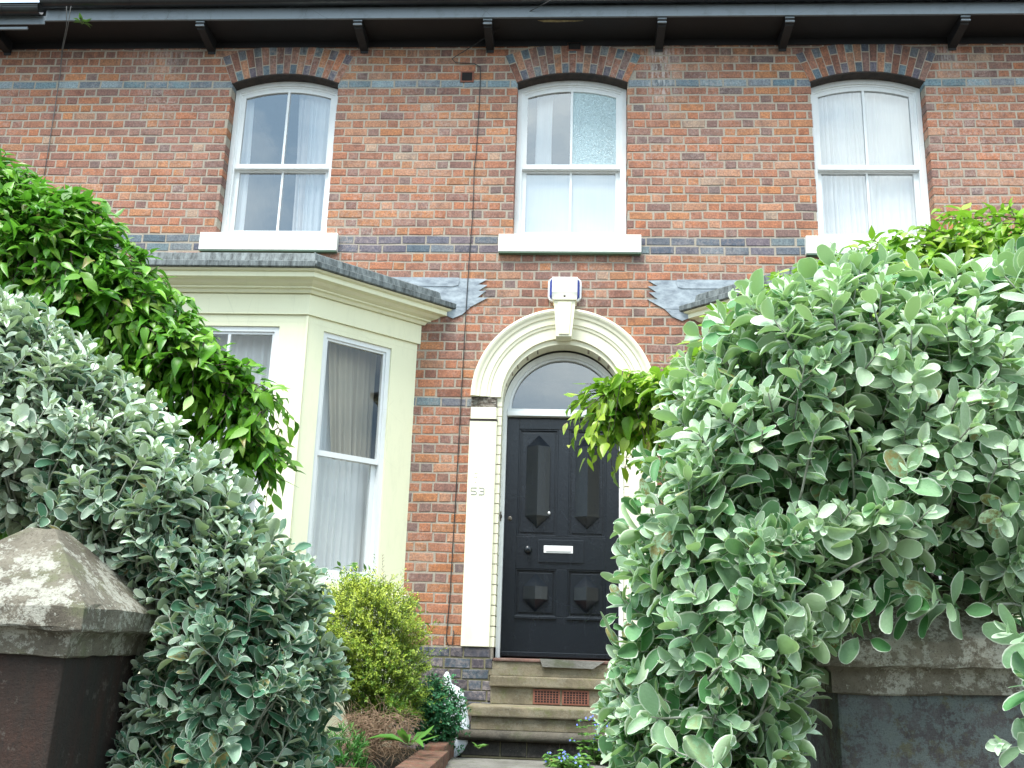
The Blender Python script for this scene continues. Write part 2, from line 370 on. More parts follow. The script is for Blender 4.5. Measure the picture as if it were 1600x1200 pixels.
def brick(mb, x0, x1, z0, z1, col, y=0.0, dep=.128):
    wv = .0035*math.sin(x0*1.9+z0*5.1)+.002*math.sin(x0*5.3+z0*11); z0 += wv; z1 += wv
    jx = lambda: random.uniform(-.0028, .0028)
    y += random.uniform(-.0015, .0022); b = .0045; tz = random.uniform(-.0022, .0022)
    A = [(x0+jx(), y+b, z0+jx()-tz), (x1+jx(), y+b, z0+jx()+tz), (x1+jx(), y+b, z1+jx()+tz), (x0+jx(), y+b, z1+jx()-tz)]
    def ins(p, sx, sz): return (p[0]+sx*b*random.uniform(.7, 1.8), y, p[2]+sz*b*random.uniform(.7, 1.6))
    F = [ins(A[0], 1, 1), ins(A[1], -1, 1), ins(A[2], -1, -1), ins(A[3], 1, -1)]
    Bk = [(p[0], y+dep, p[2]) for p in A]
    mb.add(F+A+Bk, [(0, 1, 2, 3)]+[(i, 4+i, 4+(i+1) % 4, (i+1) % 4) for i in range(4)]+[(4+i, 8+i, 8+(i+1) % 4, 4+(i+1) % 4) for i in range(4)], 0, col)
# edges at which bricks are cut for a given course
def edges(z):
    e = []
    for wx in WX:
        if ZS-.01 < z < ZSP+.02: e += [(wx-HW, wx+HW)]
        elif ZS-.2 < z < ZS: pass
    if z < 0: e += [(DX-DRO, DX+DRO)]
    elif z < DZ: e += [(DX-DRO-.08, DX+DRO+.08)]
    elif z < DZ+DRO+.08: 
        w = math.sqrt((DRO+.08)**2-(z-DZ)**2); e += [(DX-w-.02, DX+w+.02)]
    for bx in (-1.98, 3.98):
        if z < 3.05: e += [(bx-1.50, bx+1.50)]
    return e
for i in range(-10, 69):
    k = rowkind(i); z0, z1 = i*C+J/2, (i+1)*C-J/2; zc = (z0+z1)/2
    es = edges(zc); x = X0-random.uniform(0, .01) - (.18 if i % 2 else 0); j = 0
    segs = []
    while x < X1:
        hdr = (j % 2 == 1)
        w = .24 if (k == 'blue' or not hdr) else .12
        if k == 'plinth': w = .24 if not hdr else .12
        segs.append([x+J/2, x+w-J/2, hdr]); x += w+random.uniform(-.003, .003) if k != 'x' else w; j += 1
    for a, b, h in segs:
        parts = [(a, b)]
        for e0, e1 in es:
            nn = []
            for p, q in parts:
                if q <= e0 or p >= e1: nn.append((p, q)); continue
                if p < e0-.02: nn.append((p, e0))
                if q > e1+.02: nn.append((e1, q))
            parts = nn
        for p, q in parts:
            if q-p < .025: continue
            if zc > ZSP+.03:
                if blocked((p+q)/2, zc): continue
            brick(mb, p, q, z0, z1, brick_col(k, p, zc, h), y=(-.03 if k == 'plinth' else 0))
bricks = mb.build('brickwork', M_brick, house)
# mortar bed with the same openings
mb = MB(); xs = sorted(set([X0, X1]+[wx+dx for wx in WX for dx in np.linspace(-HW-.006, HW+.006, 13)]+[DX+dx for dx in DRO*np.sin(np.linspace(-math.pi/2, math.pi/2, 17))]+[-3.48, -.48, 2.48, 5.48]))
for a, b in zip(xs[:-1], xs[1:]):
    xc = (a+b)/2; cuts = []
    for wx in WX:
        if abs(xc-wx) < HW+.006: cuts.append((ZS-.02, arch_z(min(abs(xc-wx), HW))+.05))
    if abs(xc-DX) < DRO: cuts.append((-1.2, DZ+math.sqrt(DRO**2-(xc-DX)**2)))
    if abs(xc+1.98) < 1.5 or abs(xc-3.98) < 1.5: cuts.append((-1.2, 3.05))
    z = -1.2; ints = []
    for c0, c1 in sorted(cuts):
        if c0 > z: ints.append((z, c0))
        z = max(z, c1)
    ints.append((z, 6.28))
    for p, q in ints: mb.box(a, b, .0045, .130, p, q)
mb.build('mortar_bed', M_mortar, house)
mb = MB(); 
for a, b in ((-.48, .37), (1.6, 2.48)):
    mb = MB(); mb.box(a, b, -.022, .004, -1.0, -.010); mb.build('plinth_bed', M_mortar2, house)
# window arches: fan of alternating red and blue bricks
for wx in WX:
    mb = MB(); n = 17; half = math.asin(HW/RR)+.005; zc = ZSP+RISE-RR
    def vou(t0, t1, ra, rb, col, yy):
        gp = .0045/RR; pts = [(wx+r*math.sin(t), zc+r*math.cos(t)) for t, r in ((t0+gp, ra), (t1-gp, ra), (t1-gp*.8, rb), (t0+gp*.8, rb))]
        b = .003; cx = sum(p[0] for p in pts)/4; cz = sum(p[1] for p in pts)/4
        def inw(p): 
            d = Vector((cx-p[0], cz-p[1])); d = d.normalized()*.006; return (p[0]+d.x, yy, p[1]+d.y)
        F = [inw(p) for p in pts]; A = [(p[0], yy+b, p[1]) for p in pts]; B = [(p[0], yy+.128, p[1]) for p in pts]
        mb.add(F+A+B, [(0, 1, 2, 3)]+[(i, 4+i, 4+(i+1) % 4, (i+1) % 4) for i in range(4)]+[(4+i, 8+i, 8+(i+1) % 4, 4+(i+1) % 4) for i in range(4)], 0, col)
    for i in range(n):
        t0, t1 = -half+2*half*i/n, -half+2*half*(i+1)/n; r1 = RR+.012; r3 = RR+.345
        dz = -.0065 + random.uniform(-.001, .001)
        red = lambda: brick_col('red', wx, 3, False)
        if i % 2 == 1:
            vou(t0, t1, r1, r1+.105, brick_col('blue', 0, 0, 0), dz); vou(t0, t1, r1+.117, r3, red(), dz)
        else:
            vou(t0, t1, r1, r3-.117, red(), dz); vou(t0, t1, r3-.105, r3, brick_col('blue', 0, 0, 0), dz)
    # mortar wedge behind the fan and sooty soffit
    th = np.linspace(-half, half, 15)
    mb.add([(wx+r*math.sin(t), y, zc+r*math.cos(t)) for y in (-.0028, .02) for r in (RR+.014, RR+.345) for t in th],
           [(i, i+1, 15+i+1, 15+i) for i in range(14)], 1)
    pa = [(wx+r*math.sin(t), zc+r*math.cos(t)) for r in (RR+.010,) for t in th]+[(wx+RR*math.sin(t), zc+RR*math.cos(t)) for t in th[::-1]]
    vs = [(p[0], y, p[1]) for y in (-.002, .13) for p in pa]; N = 30
    mb.add(vs, [(i, i+1, 29-i-1, 29-i) for i in range(14)]+[(N+i, N+i+1, N+28-i, N+29-i) for i in range(14)]+[(15+i, 15+i+1, N+15+i+1, N+15+i) for i in range(14)], 2)
    mb.build('window_arch', [M_brick, M_mortar, M_soot], house)

# ------------------------------------------------------------------ sash windows
def pleats(name, x0, x1, z0, z1, y, mat, parent, amp=.02, n=14, x0b=None, x1b=None, skew=.0, rot=None, seed=0):
    rr = random.Random(seed); x0b = x0 if x0b is None else x0b; x1b = x1 if x1b is None else x1b
    nx, nz = n*8, 14; ph = [rr.uniform(0, 6.28) for _ in range(4)]; vs = []
    for j in range(nz+1):
        t = j/nz; z = z1+(z0-z1)*t
        for i in range(nx+1):
            s_ = i/nx; xx = (x0+(x1-x0)*s_)*(1-t)+(x0b+(x1b-x0b)*s_)*t
            w = math.sin(s_*n*6.283+ph[0]+.9*math.sin(s_*9+ph[1]))*(.45+.55*t)+.45*math.sin(s_*n*2.2*3.14+ph[2]+t*.8)
            xx += .006*math.sin(s_*n*4+t*4+ph[3])
            p = (xx, y+amp*w, z)
            vs.append(rot(*p) if rot else p)
    m = MB(); m.add(vs, [(j*(nx+1)+i, j*(nx+1)+i+1, (j+1)*(nx+1)+i+1, (j+1)*(nx+1)+i) for j in range(nz) for i in range(nx)], 0, None, True)
    return m.build(name, mat, parent)
def arch_pts(wx, hw, z0, rise_top, n=12):
    """closed outline: rectangle with an arched head following the opening, shrunk to half width hw and head top rise_top below"""
    pts = [(wx-hw, z0), (wx+hw, z0)]
    for t in np.linspace(hw, -hw, n): pts.append((wx+t, arch_z(t)-rise_top))
    return pts
def ring(m, outer, inner, y0, y1, mi=0):
    n = len(outer); vs = [(p[0], y, p[1]) for y in (y0, y1) for L in (outer, inner) for p in L]
    fs = []
    for i in range(n):
        k = (i+1) % n
        fs += [(i, k, n+k, n+i), (2*n+i, 3*n+i, 3*n+k, 2*n+k), (i, 2*n+i, 2*n+k, k), (n+i, n+k, 3*n+k, 3*n+i)]
    m.add(vs, fs, mi)
ZM = 4.73
for wi, wx in enumerate(WX):
    m = MB()
    ring(m, arch_pts(wx, HW-.001, ZS+.001, .002), arch_pts(wx, HW-.045, ZS+.05, .050), .127, .212)
    ring(m, arch_pts(wx, HW-.045, ZS+.05, .050), arch_pts(wx, HW-.062, ZS+.06, .070), .145, .212)
    w = m.build('window', M_white, house)
    # sill
    m = MB(); m.box(wx-.695, wx+.695, -.062, .14, ZS-.185, ZS-.002, bev=.006); m.box(wx-.69, wx+.69, -.058, .0, ZS-.197, ZS-.187, mi=1)
    m.build('sill', [M_sill, M_green], w)
    # upper sash (outer) and lower sash (inner)
    m = MB()
    n_in = arch_pts(wx, HW-.105, ZM+.045, .115); n_out = arch_pts(wx, HW-.062, ZM, .070)
    ring(m, n_out, n_in, .153, .191)
    m.box(wx-.012, wx+.012, .156, .189, ZM+.043, arch_z(0)-.113)
    m.box(wx-HW+.062, wx+HW-.062, .141, .190, ZM-.012, ZM+.022)
    m.build('upper_sash', M_white, w)
    m = MB(); a, b = wx-HW+.062, wx+HW-.062
    m.box(a, a+.045, .193, .229, ZS+.06, ZM+.02); m.box(b-.045, b, .193, .229, ZS+.06, ZM+.02)
    m.box(a+.045, b-.045, .193, .229, ZS+.06, ZS+.125); m.box(a+.045, b-.045, .193, .229, ZM-.03, ZM+.02)
    m.box(wx-.011, wx+.011, .196, .227, ZS+.125, ZM-.03); m.build('lower_sash', M_white, w)
    for sgn in (-1, 1):
        obs = wi == 1 and sgn == 1
        m = MB(); c0, c1 = (wx-HW+.104, wx-.011) if sgn < 0 else (wx+.011, wx+HW-.104)
        th = np.linspace(c0, c1, 8); pts = [(c0, ZM+.02)]+[(c1, ZM+.02)]+[(t, arch_z(t-wx)-.113) for t in th[::-1]]
        m.add([(p[0], .172, p[1]) for p in pts], [list(range(len(pts)))]); m.build('pane', M_obsc if obs else M_glass, w)
        m = MB(); m.add([(c0, .210, ZS+.12), (c1, .210, ZS+.12), (c1, .210, ZM-.02), (c0, .210, ZM-.02)], [(0, 1, 2, 3)]); m.build('pane', M_glass, w)
    m = MB(); m.box(wx-.75, wx+.75, .24, 2.2, ZS-.1, ZSP+.35); 
    # open the room towards the window
    m.f = [f for f in m.f if not all(abs(m.v[i][1]-.24) < 1e-6 for i in f)]; m.m = m.m[:len(m.f)]; m.sm = m.sm[:len(m.f)]
    for a_, b_ in ((wx-.75, wx-HW+.05), (wx+HW-.05, wx+.75)): m.box(a_, b_, .214, .24, ZS-.1, ZSP+.35)
    m.build('room_shell', M_room, w)
    zt = ZSP+.06; zb = ZS+.03
    if wi == 0:
        pleats('curtain', wx+.08, wx+.52, zb, zt, .26, M_curt, w, .02, 7, x0b=wx+.16, seed=3)
        pleats('curtain', wx-.53, wx-.40, zb, zt, .26, M_curt, w, .015, 3, x0b=wx-.53, x1b=wx-.37, seed=5)
        pleats('curtain', wx+.10, wx+.20, zb, zt-.1, .24, M_curtp, w, .012, 2, x0b=wx+.14, x1b=wx+.26, seed=9)
    elif wi == 1:
        m = MB(); m.box(wx-HW+.02, wx+HW-.02, .231, .235, ZS+.03, ZM); m.build('blind', M_blind, w)
        pleats('curtain', wx-.37, wx-.20, ZM-.1, zt, .30, M_curt, w, .004, 2, seed=4)
    else:
        pleats('curtain', wx-.53, wx+.02, zb, zt, .25, M_curt, w, .022, 12, x0b=wx-.53, x1b=wx+.06, seed=6)
        pleats('curtain', wx-.03, wx+.53, zb, zt, .27, M_curt, w, .014, 8, seed=8)

# ------------------------------------------------------------------ eaves
m = MB(); m.box(X0, X1, -.385, .0, 6.112, 6.135); m.box(X0, X1, -.012, .004, 6.04, 6.112, bev=0); m.build('soffit_board', M_eave, house)
m = MB(); m.box(-4.42, X1, -.405, -.387, 6.105, 6.235); m.box(-4.42, X1, -.411, -.407, 6.105, 6.122); m.build('fascia_board', M_fascia, house)
m = MB(); m.box(-5.1, -4.425, -.402, -.387, 6.07, 6.165); m.box(X0, -5.104, -.404, -.387, 6.045, 6.14); m.box(X0, -4.6, -.398, -.38, 6.015, 6.042)
m.build('fascia_board', M_fascia, house)
def gutter(x0, x1, z, name='gutter'):
    m = MB(); n = 12; Rg = .062; prof = []
    for i in range(n+1): t = math.pi*i/n; prof.append((-math.cos(t)*Rg, -math.sin(t)*Rg))
    for i in range(n, -1, -1): t = math.pi*i/n; prof.append((-math.cos(t)*(Rg-.004), -math.sin(t)*(Rg-.004)+.001))
    vs = [(x, -.472+a, z+b) for x in (x0, x1) for a, b in prof]; k = len(prof)
    m.add(vs, [(i, (i+1) % k, k+(i+1) % k, k+i) for i in range(k)]+[list(range(k)), list(range(k, 2*k))[::-1]], 0, None, False)
    m.tube([(x0, -.535, z+.002), (x1, -.535, z+.002)], .006, 6)
    xx = x0+.9
    while xx < x1:
        vs = [(xx+dx, -.472+a*1.09, z+b*1.09) for dx in (-.045, .045) for a, b in prof[:n+1]]
        m.add(vs, [(i, i+1, n+1+i+1, n+1+i) for i in range(n)]); xx += 1.83
    return m.build(name, M_gutter, house)
gutter(-4.44, X1, 6.288); gutter(X0, -4.445, 6.200)
for bx in (-5.02, -2.79, -1.16, .16, 1.90, 3.15, 4.84, 6.4, -6.9, 7.7):
    m = MB(); m.prism([(-.385, 6.111), (-.385, 6.055), (-.355, 6.05), (-.345, 6.03), (-.29, 6.022), (-.02, 5.985), (-.013, 5.96), (-.0125, 6.111)], bx-.04, bx+.04, 'x')
    m.box(bx-.045, bx+.045, -.392, -.378, 6.085, 6.100, mi=1); m.box(bx-.045, bx+.045, -.392, -.376, 6.045, 6.058, mi=1)
    m.build('eaves_bracket', [M_eave, M_fascia], house)
m = MB(); m.add([(X0, -.44, 6.30), (X1, -.44, 6.30), (X1, 4.2, 8.5), (X0, 4.2, 8.5), (X0, 8.8, 6.30), (X1, 8.8, 6.30)], [(0, 1, 2, 3), (3, 2, 5, 4)])
m.add([(X0, .13, 6.20), (X0, 8.6, 6.2), (X0, 4.2, 8.3)], [(0, 1, 2)]); m.add([(X1, .13, 6.20), (X1, 8.6, 6.2), (X1, 4.2, 8.3)], [(0, 1, 2)])
m.build('roof', M_slate, house)
m = MB(); m.box(X0, X0+.1, .14, 8.6, -1, 6.2); m.box(X1-.1, X1, .14, 8.6, -1, 6.2); m.box(X0, X1, 8.5, 8.6, -1, 6.2); m.build('end_wall', M_mortar, house)
# peeling timber patch on the soffit, air bricks
p = at(872, 42, -.33)
m = MB(); m.prism([(.66, -.345), (.78, -.352), (1.02, -.340), (1.12, -.335), (1.02, -.322), (.86, -.315), (.72, -.318)], 6.1085, 6.1115, 'z')
m.build('bare_wood_patch', mat_plain('bare_wood', (.30, .26, .13), (.16, .12, .07), 20, .9), house)
def air_brick(x, z, w, h, y=0.0, cells=(1, 1), parent=house, name='air_brick'):
    m = MB(); t = .012
    m.box(x-w/2, x+w/2, y-.012, y+.05, z-h/2, z+h/2, bev=.003)
    nx, nz = cells; cw = (w-2*t)/nx; ch = (h-2*t)/nz
    for i in range(nx):
        for j in range(nz):
            gx = x-w/2+t+cw*(i+.5); gz = z-h/2+t+ch*(j+.5); k = .31 if nx > 1 else .46
            m.box(gx-cw*k, gx+cw*k, y-.0145, y-.010, gz-ch*k, gz+ch*k, mi=1)
    return m.build(name, [M_terra, M_hole], parent)
air_brick(-.068, 5.685, .14, .125); air_brick(1.035, 6.03, .16, .10)

# ------------------------------------------------------------------ door surround
m = MB(); DRI, DROUT = .615, .868
prof = [(DRI-.03, .03), (DRI-.03, -.028), (DRI+.07, -.030), (DRI+.078, -.040), (DRI+.10, -.044), (DRI+.108, -.052), (DRI+.165, -.054), (DRI+.172, -.066), (DRI+.195, -.072), (DRI+.215, -.086), (DROUT-.02, -.092), (DROUT, -.085), (DROUT, .03)]
path = []
for t in np.linspace(math.pi, 0, 41):
    rad = Vector((math.cos(t), 0, math.sin(t))); path.append((Vector((DX, 0, DZ+.04)), rad, Vector((0, 1, 0))))
m.sweep(prof, path)
sur = None
for sgn in (-1, 1):
    xa, xb = sorted((DX+sgn*.615, DX+sgn*.868)); 
    poly = [(xa, 0.003), (xb, 0.003), (xb+(.018 if sgn > 0 else 0), 0.003)]
    m.box(xa+(-.018 if sgn < 0 else 0)*0-(.025 if sgn < 0 else 0)*0, xb, -.045, .004, .004, 2.045, bev=.004)     # pilaster shaft
    m.box(xa+.006, xb-.006, -.052, .004, 2.062, 2.175, bev=.004)     # impost block
    m.box(xa-.004, xb+.004, -.048, .004, 2.045, 2.060, mi=1)
    # broken impost moulding, bare rubble
    bm = bmesh.new(); bmesh.ops.create_cube(bm, size=1); bmesh.ops.subdivide_edges(bm, edges=bm.edges[:], cuts=6, use_grid_fill=True)
    for v in bm.verts:
        v.co = Vector((xa+.125+v.co.x*.235, -.018+v.co.y*.035, 2.224+v.co.z*.095))+Vector([random.uniform(-.006, .006) for _ in range(3)])
    m.bm(bm, 2)
    # painted brick inner order and reveal
    xi0, xi1 = (DX-.622, DX-DRO+.012) if sgn < 0 else (DX+DRO-.012, DX+.622)
    z = .0; k = 0
    while z < DZ:
        m.box(xi0+(-.012 if sgn > 0 else 0)*0, xi1, -.004+(.003 if k % 2 else 0), .20, z+.004, min(z+C-.004, DZ), bev=.003); z += C; k += 1
prof = [(DRO-.012, .20), (DRO-.012, -.004), (DRO+.04, -.004), (DRO+.04, .20)]
m.sweep(prof, [(Vector((DX, 0, DZ)), Vector((math.cos(t), 0, math.sin(t))), Vector((0, 1, 0))) for t in np.linspace(math.pi, 0, 33)])
sur = m.build('doorway_surround', [M_cream, M_soot, mat_stone('broken_render', (.22, .18, .14), (.05, .04, .03), (.6, .58, .5), .6, 6)], house)
m = MB(); kz0, kz1 = 2.845, 3.222
for (y0, y1, i0, w) in ((-.165, .0, 0, 1.0), (-.178, -.160, .0, .66)):
    pts = [(DX-.072*w-.004, kz0+.02*(w < 1)), (DX+.072*w-.004, kz0+.02*(w < 1)), (DX+.098*w+.006*(w == 1), kz1-.04*(w < 1)), (DX-.098*w-.006*(w == 1), kz1-.04*(w < 1))]
    m.prism(pts, y0, y1, 'y')
m.box(DX-.112, DX+.112, -.185, -.0, kz1-.022, kz1+.002, bev=.004)
m.build('keystone', M_cream, sur)
# number
def seg_digit(m, ch, x, z, w, h, r, y):
    P = {'5': [[(1, 1), (0, 1), (0, .52), (.7, .52), (1, .38), (1, .12), (.7, 0), (0, 0)]], '3': [[(0, 1), (.75, 1), (1, .85), (1, .64), (.8, .52), (.25, .52)], [(.8, .52), (1, .38), (1, .13), (.75, 0), (0, 0)]]}[ch]
    for st in P: m.tube([(x+a*w, y, z+b*h) for a, b in st], r, 5)
m = MB(); seg_digit(m, '5', .150, 1.352, .050, .062, .0034, -.0465); seg_digit(m, '3', .222, 1.352, .048, .062, .0034, -.0465)
m.build('house_number', mat_plain('number_grey', (.22, .25, .25), (.34, .36, .34), 60, .5), sur)
M_rust = mat_plain('rust', (.14, .10, .04), (.22, .17, .08), 60, .8)
for x, z in ((.182, 1.548), (.198, 1.548), (.180, 1.512), (.197, 1.512), (.19, 1.462)):
    m = MB(); m.tube([(x, -.043, z), (x, -.0465, z)], .0042, 8); m.build('screw_hole', M_rust, sur)

# ------------------------------------------------------------------ door frame, fanlight, door
YD = .25; ri = .535
def half_ring(m, r0_, r1_, y0, y1, cz, mi=0, n=28):
    m.sweep([(r0_, y1), (r0_, y0), (r1_, y0), (r1_, y1)], [(Vector((DX, 0, cz)), Vector((math.cos(t), 0, math.sin(t))), Vector((0, 1, 0))) for t in np.linspace(math.pi, 0, n)], mi)
m = MB()
for a, b in ((DX-.574, DX-ri), (DX+ri, DX+.574)): m.box(a, b, .185, .33, -.09, DZ, bev=.004)
half_ring(m, ri-.012, .573, .20, .32, DZ-.02); half_ring(m, ri-.035, ri-.0125, .225, .30, DZ-.02)
m.box(DX-ri+.001, DX+ri-.001, .175, .32, 2.150, 2.190, bev=.005); m.box(DX-ri+.001, DX+ri-.001, .205, .32, 2.192, 2.226, bev=.004)
frame = m.build('door_frame', M_white, house)
m = MB(); n = 24
pts = [(DX-.51, 2.215), (DX+.51, 2.215)]+[(DX+.51*math.cos(t), DZ-.02+.51*math.sin(t)) for t in np.linspace(0.02, math.pi-.02, n)]
m.add([(p[0], .264, p[1]) for p in pts], [list(range(len(pts)))]); m.build('fanlight', M_glassd, house)
m = MB(); m.box(DX-.62, DX+.62, .34, 2.2, -.2, 3.0); m.f = [f for f in m.f if not all(abs(m.v[i][1]-.34) < 1e-6 for i in f)]; m.m = m.m[:len(m.f)]; m.sm = m.sm[:len(m.f)]
m.build('hallway_shell', M_room, house)
m = MB(); x0, x1 = DX-ri+.002, DX+ri-.002
# stiles and rails around recessed panels
zb, zt = -.075, 2.148; mid = DX+.012
st = .115
m.box(x0, x0+st, YD, YD+.05, zb, zt, bev=.003); m.box(x1-st, x1, YD, YD+.05, zb, zt, bev=.003)
m.box(mid-.05, mid+.05, YD, YD+.05, 1.015, 2.035, bev=.003); m.box(mid-.05, mid+.05, YD, YD+.05, .285, .715, bev=.003)
m.box(x0+st, x1-st, YD, YD+.05, 2.036, zt, bev=.003); m.box(x0+st, x1-st, YD+.001, YD+.05, .716, 1.014, bev=.003); m.box(x0+st, x1-st, YD, YD+.05, zb, .284, bev=.003)
m.box(DX-.21, DX+.21, YD-.012, YD+.001, .775, .985, bev=.004)                    # plate behind letterbox
m.box(x0+.01, x1-.01, YD-.02, YD, zb+.004, zb+.045, bev=.004)
for (za, zc_) in ((1.015, 2.035), (.285, .715)):
    for (a, b) in ((x0+st, mid-.05), (mid+.05, x1-st)):
        m.box(a, b, YD+.030, YD+.045, za, zc_)                                       # recessed field
        ww = .014                                                                   # moulding
        for q in ((a, a+ww, za, zc_), (b-ww, b, za, zc_), (a+ww, b-ww, za, za+ww), (a+ww, b-ww, zc_-ww, zc_)): m.box(q[0], q[1], YD+.008, YD+.029, q[2], q[3], bev=.003)
        m.box(a+.035, b-.035, YD+.018, YD+.0298, za+.035, zc_-.035, bev=.004)
        # raised pointed prism: gable-ended ridge
        if za < 1: m.box(a, b, YD-.016, YD+.029, .262, .290, bev=.006)
        cx = (a+b)/2; hw = .112; tall = za > 1
        zt2, zb2 = (zc_-.055, za+.075) if tall else (zc_-.045, za+.04)
        pk = .115; yf, yr = YD+.018, YD-.078
        v = [(cx-hw, yf, zb2+pk), (cx+hw, yf, zb2+pk), (cx+hw, yf, zt2-pk), (cx-hw, yf, zt2-pk), (cx, yf, zb2), (cx, yf, zt2), (cx, yr, zb2+pk), (cx, yr, zt2-pk),
             (cx-hw, YD-.001, zb2+pk), (cx+hw, YD-.001, zb2+pk), (cx+hw, YD-.001, zt2-pk), (cx-hw, YD-.001, zt2-pk)]
        m.add(v, [(8, 6, 7, 11), (6, 9, 10, 7), (11, 7, 5), (7, 10, 5), (8, 4, 6), (6, 4, 9), (0, 8, 11, 3), (1, 2, 10, 9), (0, 4, 8), (1, 9, 4), (3, 11, 5), (2, 5, 10)])
door = m.build('door', M_black, house)
m = MB(); m.box(.822, 1.092, YD-.020, YD-.013, .862, .930, bev=.003); m.box(.842, 1.072, YD-.027, YD-.020, .876, .916, bev=.004); m.build('letterbox', M_chrome, door)
def lathe(m, c, prof, axis=Vector((0, -1, 0)), n=20, mi=0, smooth=True):
    a = axis.orthogonal().normalized(); b = axis.cross(a); vs = []
    for r_, h_ in prof:
        for k in range(n): th = 2*math.pi*k/n; vs.append(Vector(c)+axis*h_+(a*math.cos(th)+b*math.sin(th))*r_)
    K = len(prof); m.add(vs, [(i*n+k, i*n+(k+1) % n, (i+1)*n+(k+1) % n, (i+1)*n+k) for i in range(K-1) for k in range(n)]+[list(range((K-1)*n, K*n))], mi, None, smooth)
m = MB(); lathe(m, (.675, YD, .888), [(.034, 0), (.034, .006), (.014, .01), (.013, .03), (.030, .04), (.036, .055), (.030, .07), (.012, .078), (.001, .079)]); m.build('door_knob', M_black, door)
m = MB(); lathe(m, (.497, YD, 1.175), [(.021, 0), (.021, .006), (.012, .008), (.001, .008)]); m.build('door_lock', M_brass, door)
m = MB(); lathe(m, (.86, YD+.01, 1.235), [(.016, 0), (.016, .012), (.007, .02), (.001, .021)]); m.build('spyhole_cover', M_chrome, door)
m = MB(); lathe(m, (.398, .183, 1.185), [(.03, 0), (.03, .012), (.018, .018), (.014, .03), (.001, .031)]); m.box(.376, .42, .176, .185, 1.14, 1.23, bev=.004); m.build('door_bell', M_brass, frame)

# ------------------------------------------------------------------ alarm box
m = MB(); ax0, ax1, az0, az1 = .815, 1.138, 3.232, 3.472
def rrect(x0, x1, z0, z1, r, n=5):
    pts = []
    for cx, cz, t0 in ((x1-r, z1-r, 0), (x0+r, z1-r, 90), (x0+r, z0+r, 180), (x1-r, z0+r, 270)):
        for k in range(n+1): t = R(t0+90*k/n); pts.append((cx+r*math.cos(t), cz+r*math.sin(t)))
    return pts
al = empty('alarm_box', (.977, -.05, 3.35), 'white burglar alarm box with blue side lenses above the arch keystone', 'alarm box')
m.prism(rrect(ax0, ax1, az0, az1, .055), -.045, -.003, 'y'); m.build('backplate', M_chrome, al)
m = MB()
m.prism([(-.046, az0+.012), (-.085, az0+.018), (-.112, az0+.075), (-.112, az1-.04), (-.09, az1-.008), (-.046, az1-.006)], ax0+.041, ax1-.041, 'x'); m.build('cover', M_chrome, al)
for sgn in (-1, 1):
    m = MB(); a, b = (ax0+.018, ax0+.040) if sgn < 0 else (ax1-.040, ax1-.018)
    o = (-.046, -.046)
    xs_ = (a, b) if sgn < 0 else (b, a)
    m.add([(xs_[0], -.046, az0+.04), (xs_[0], -.046, az1-.035), (xs_[1], -.046, az0+.02), (xs_[1], -.046, az1-.012), (xs_[1], -.100, az0+.05), (xs_[1], -.104, az1-.03), (xs_[0], -.060, az0+.06), (xs_[0], -.060, az1-.055)],
          [(0, 1, 7, 6), (6, 7, 5, 4), (0, 6, 4, 2), (1, 3, 5, 7), (2, 4, 5, 3), (0, 2, 3, 1)]); m.build('side_lens', M_blue, al)
m = MB()
lathe(m, (.977, -.093, az0+.036), [(.010, 0), (.010, .008), (.001, .009)], Vector((0, -1, -.4)).normalized(), 10); m.build('screw', M_soot, al)

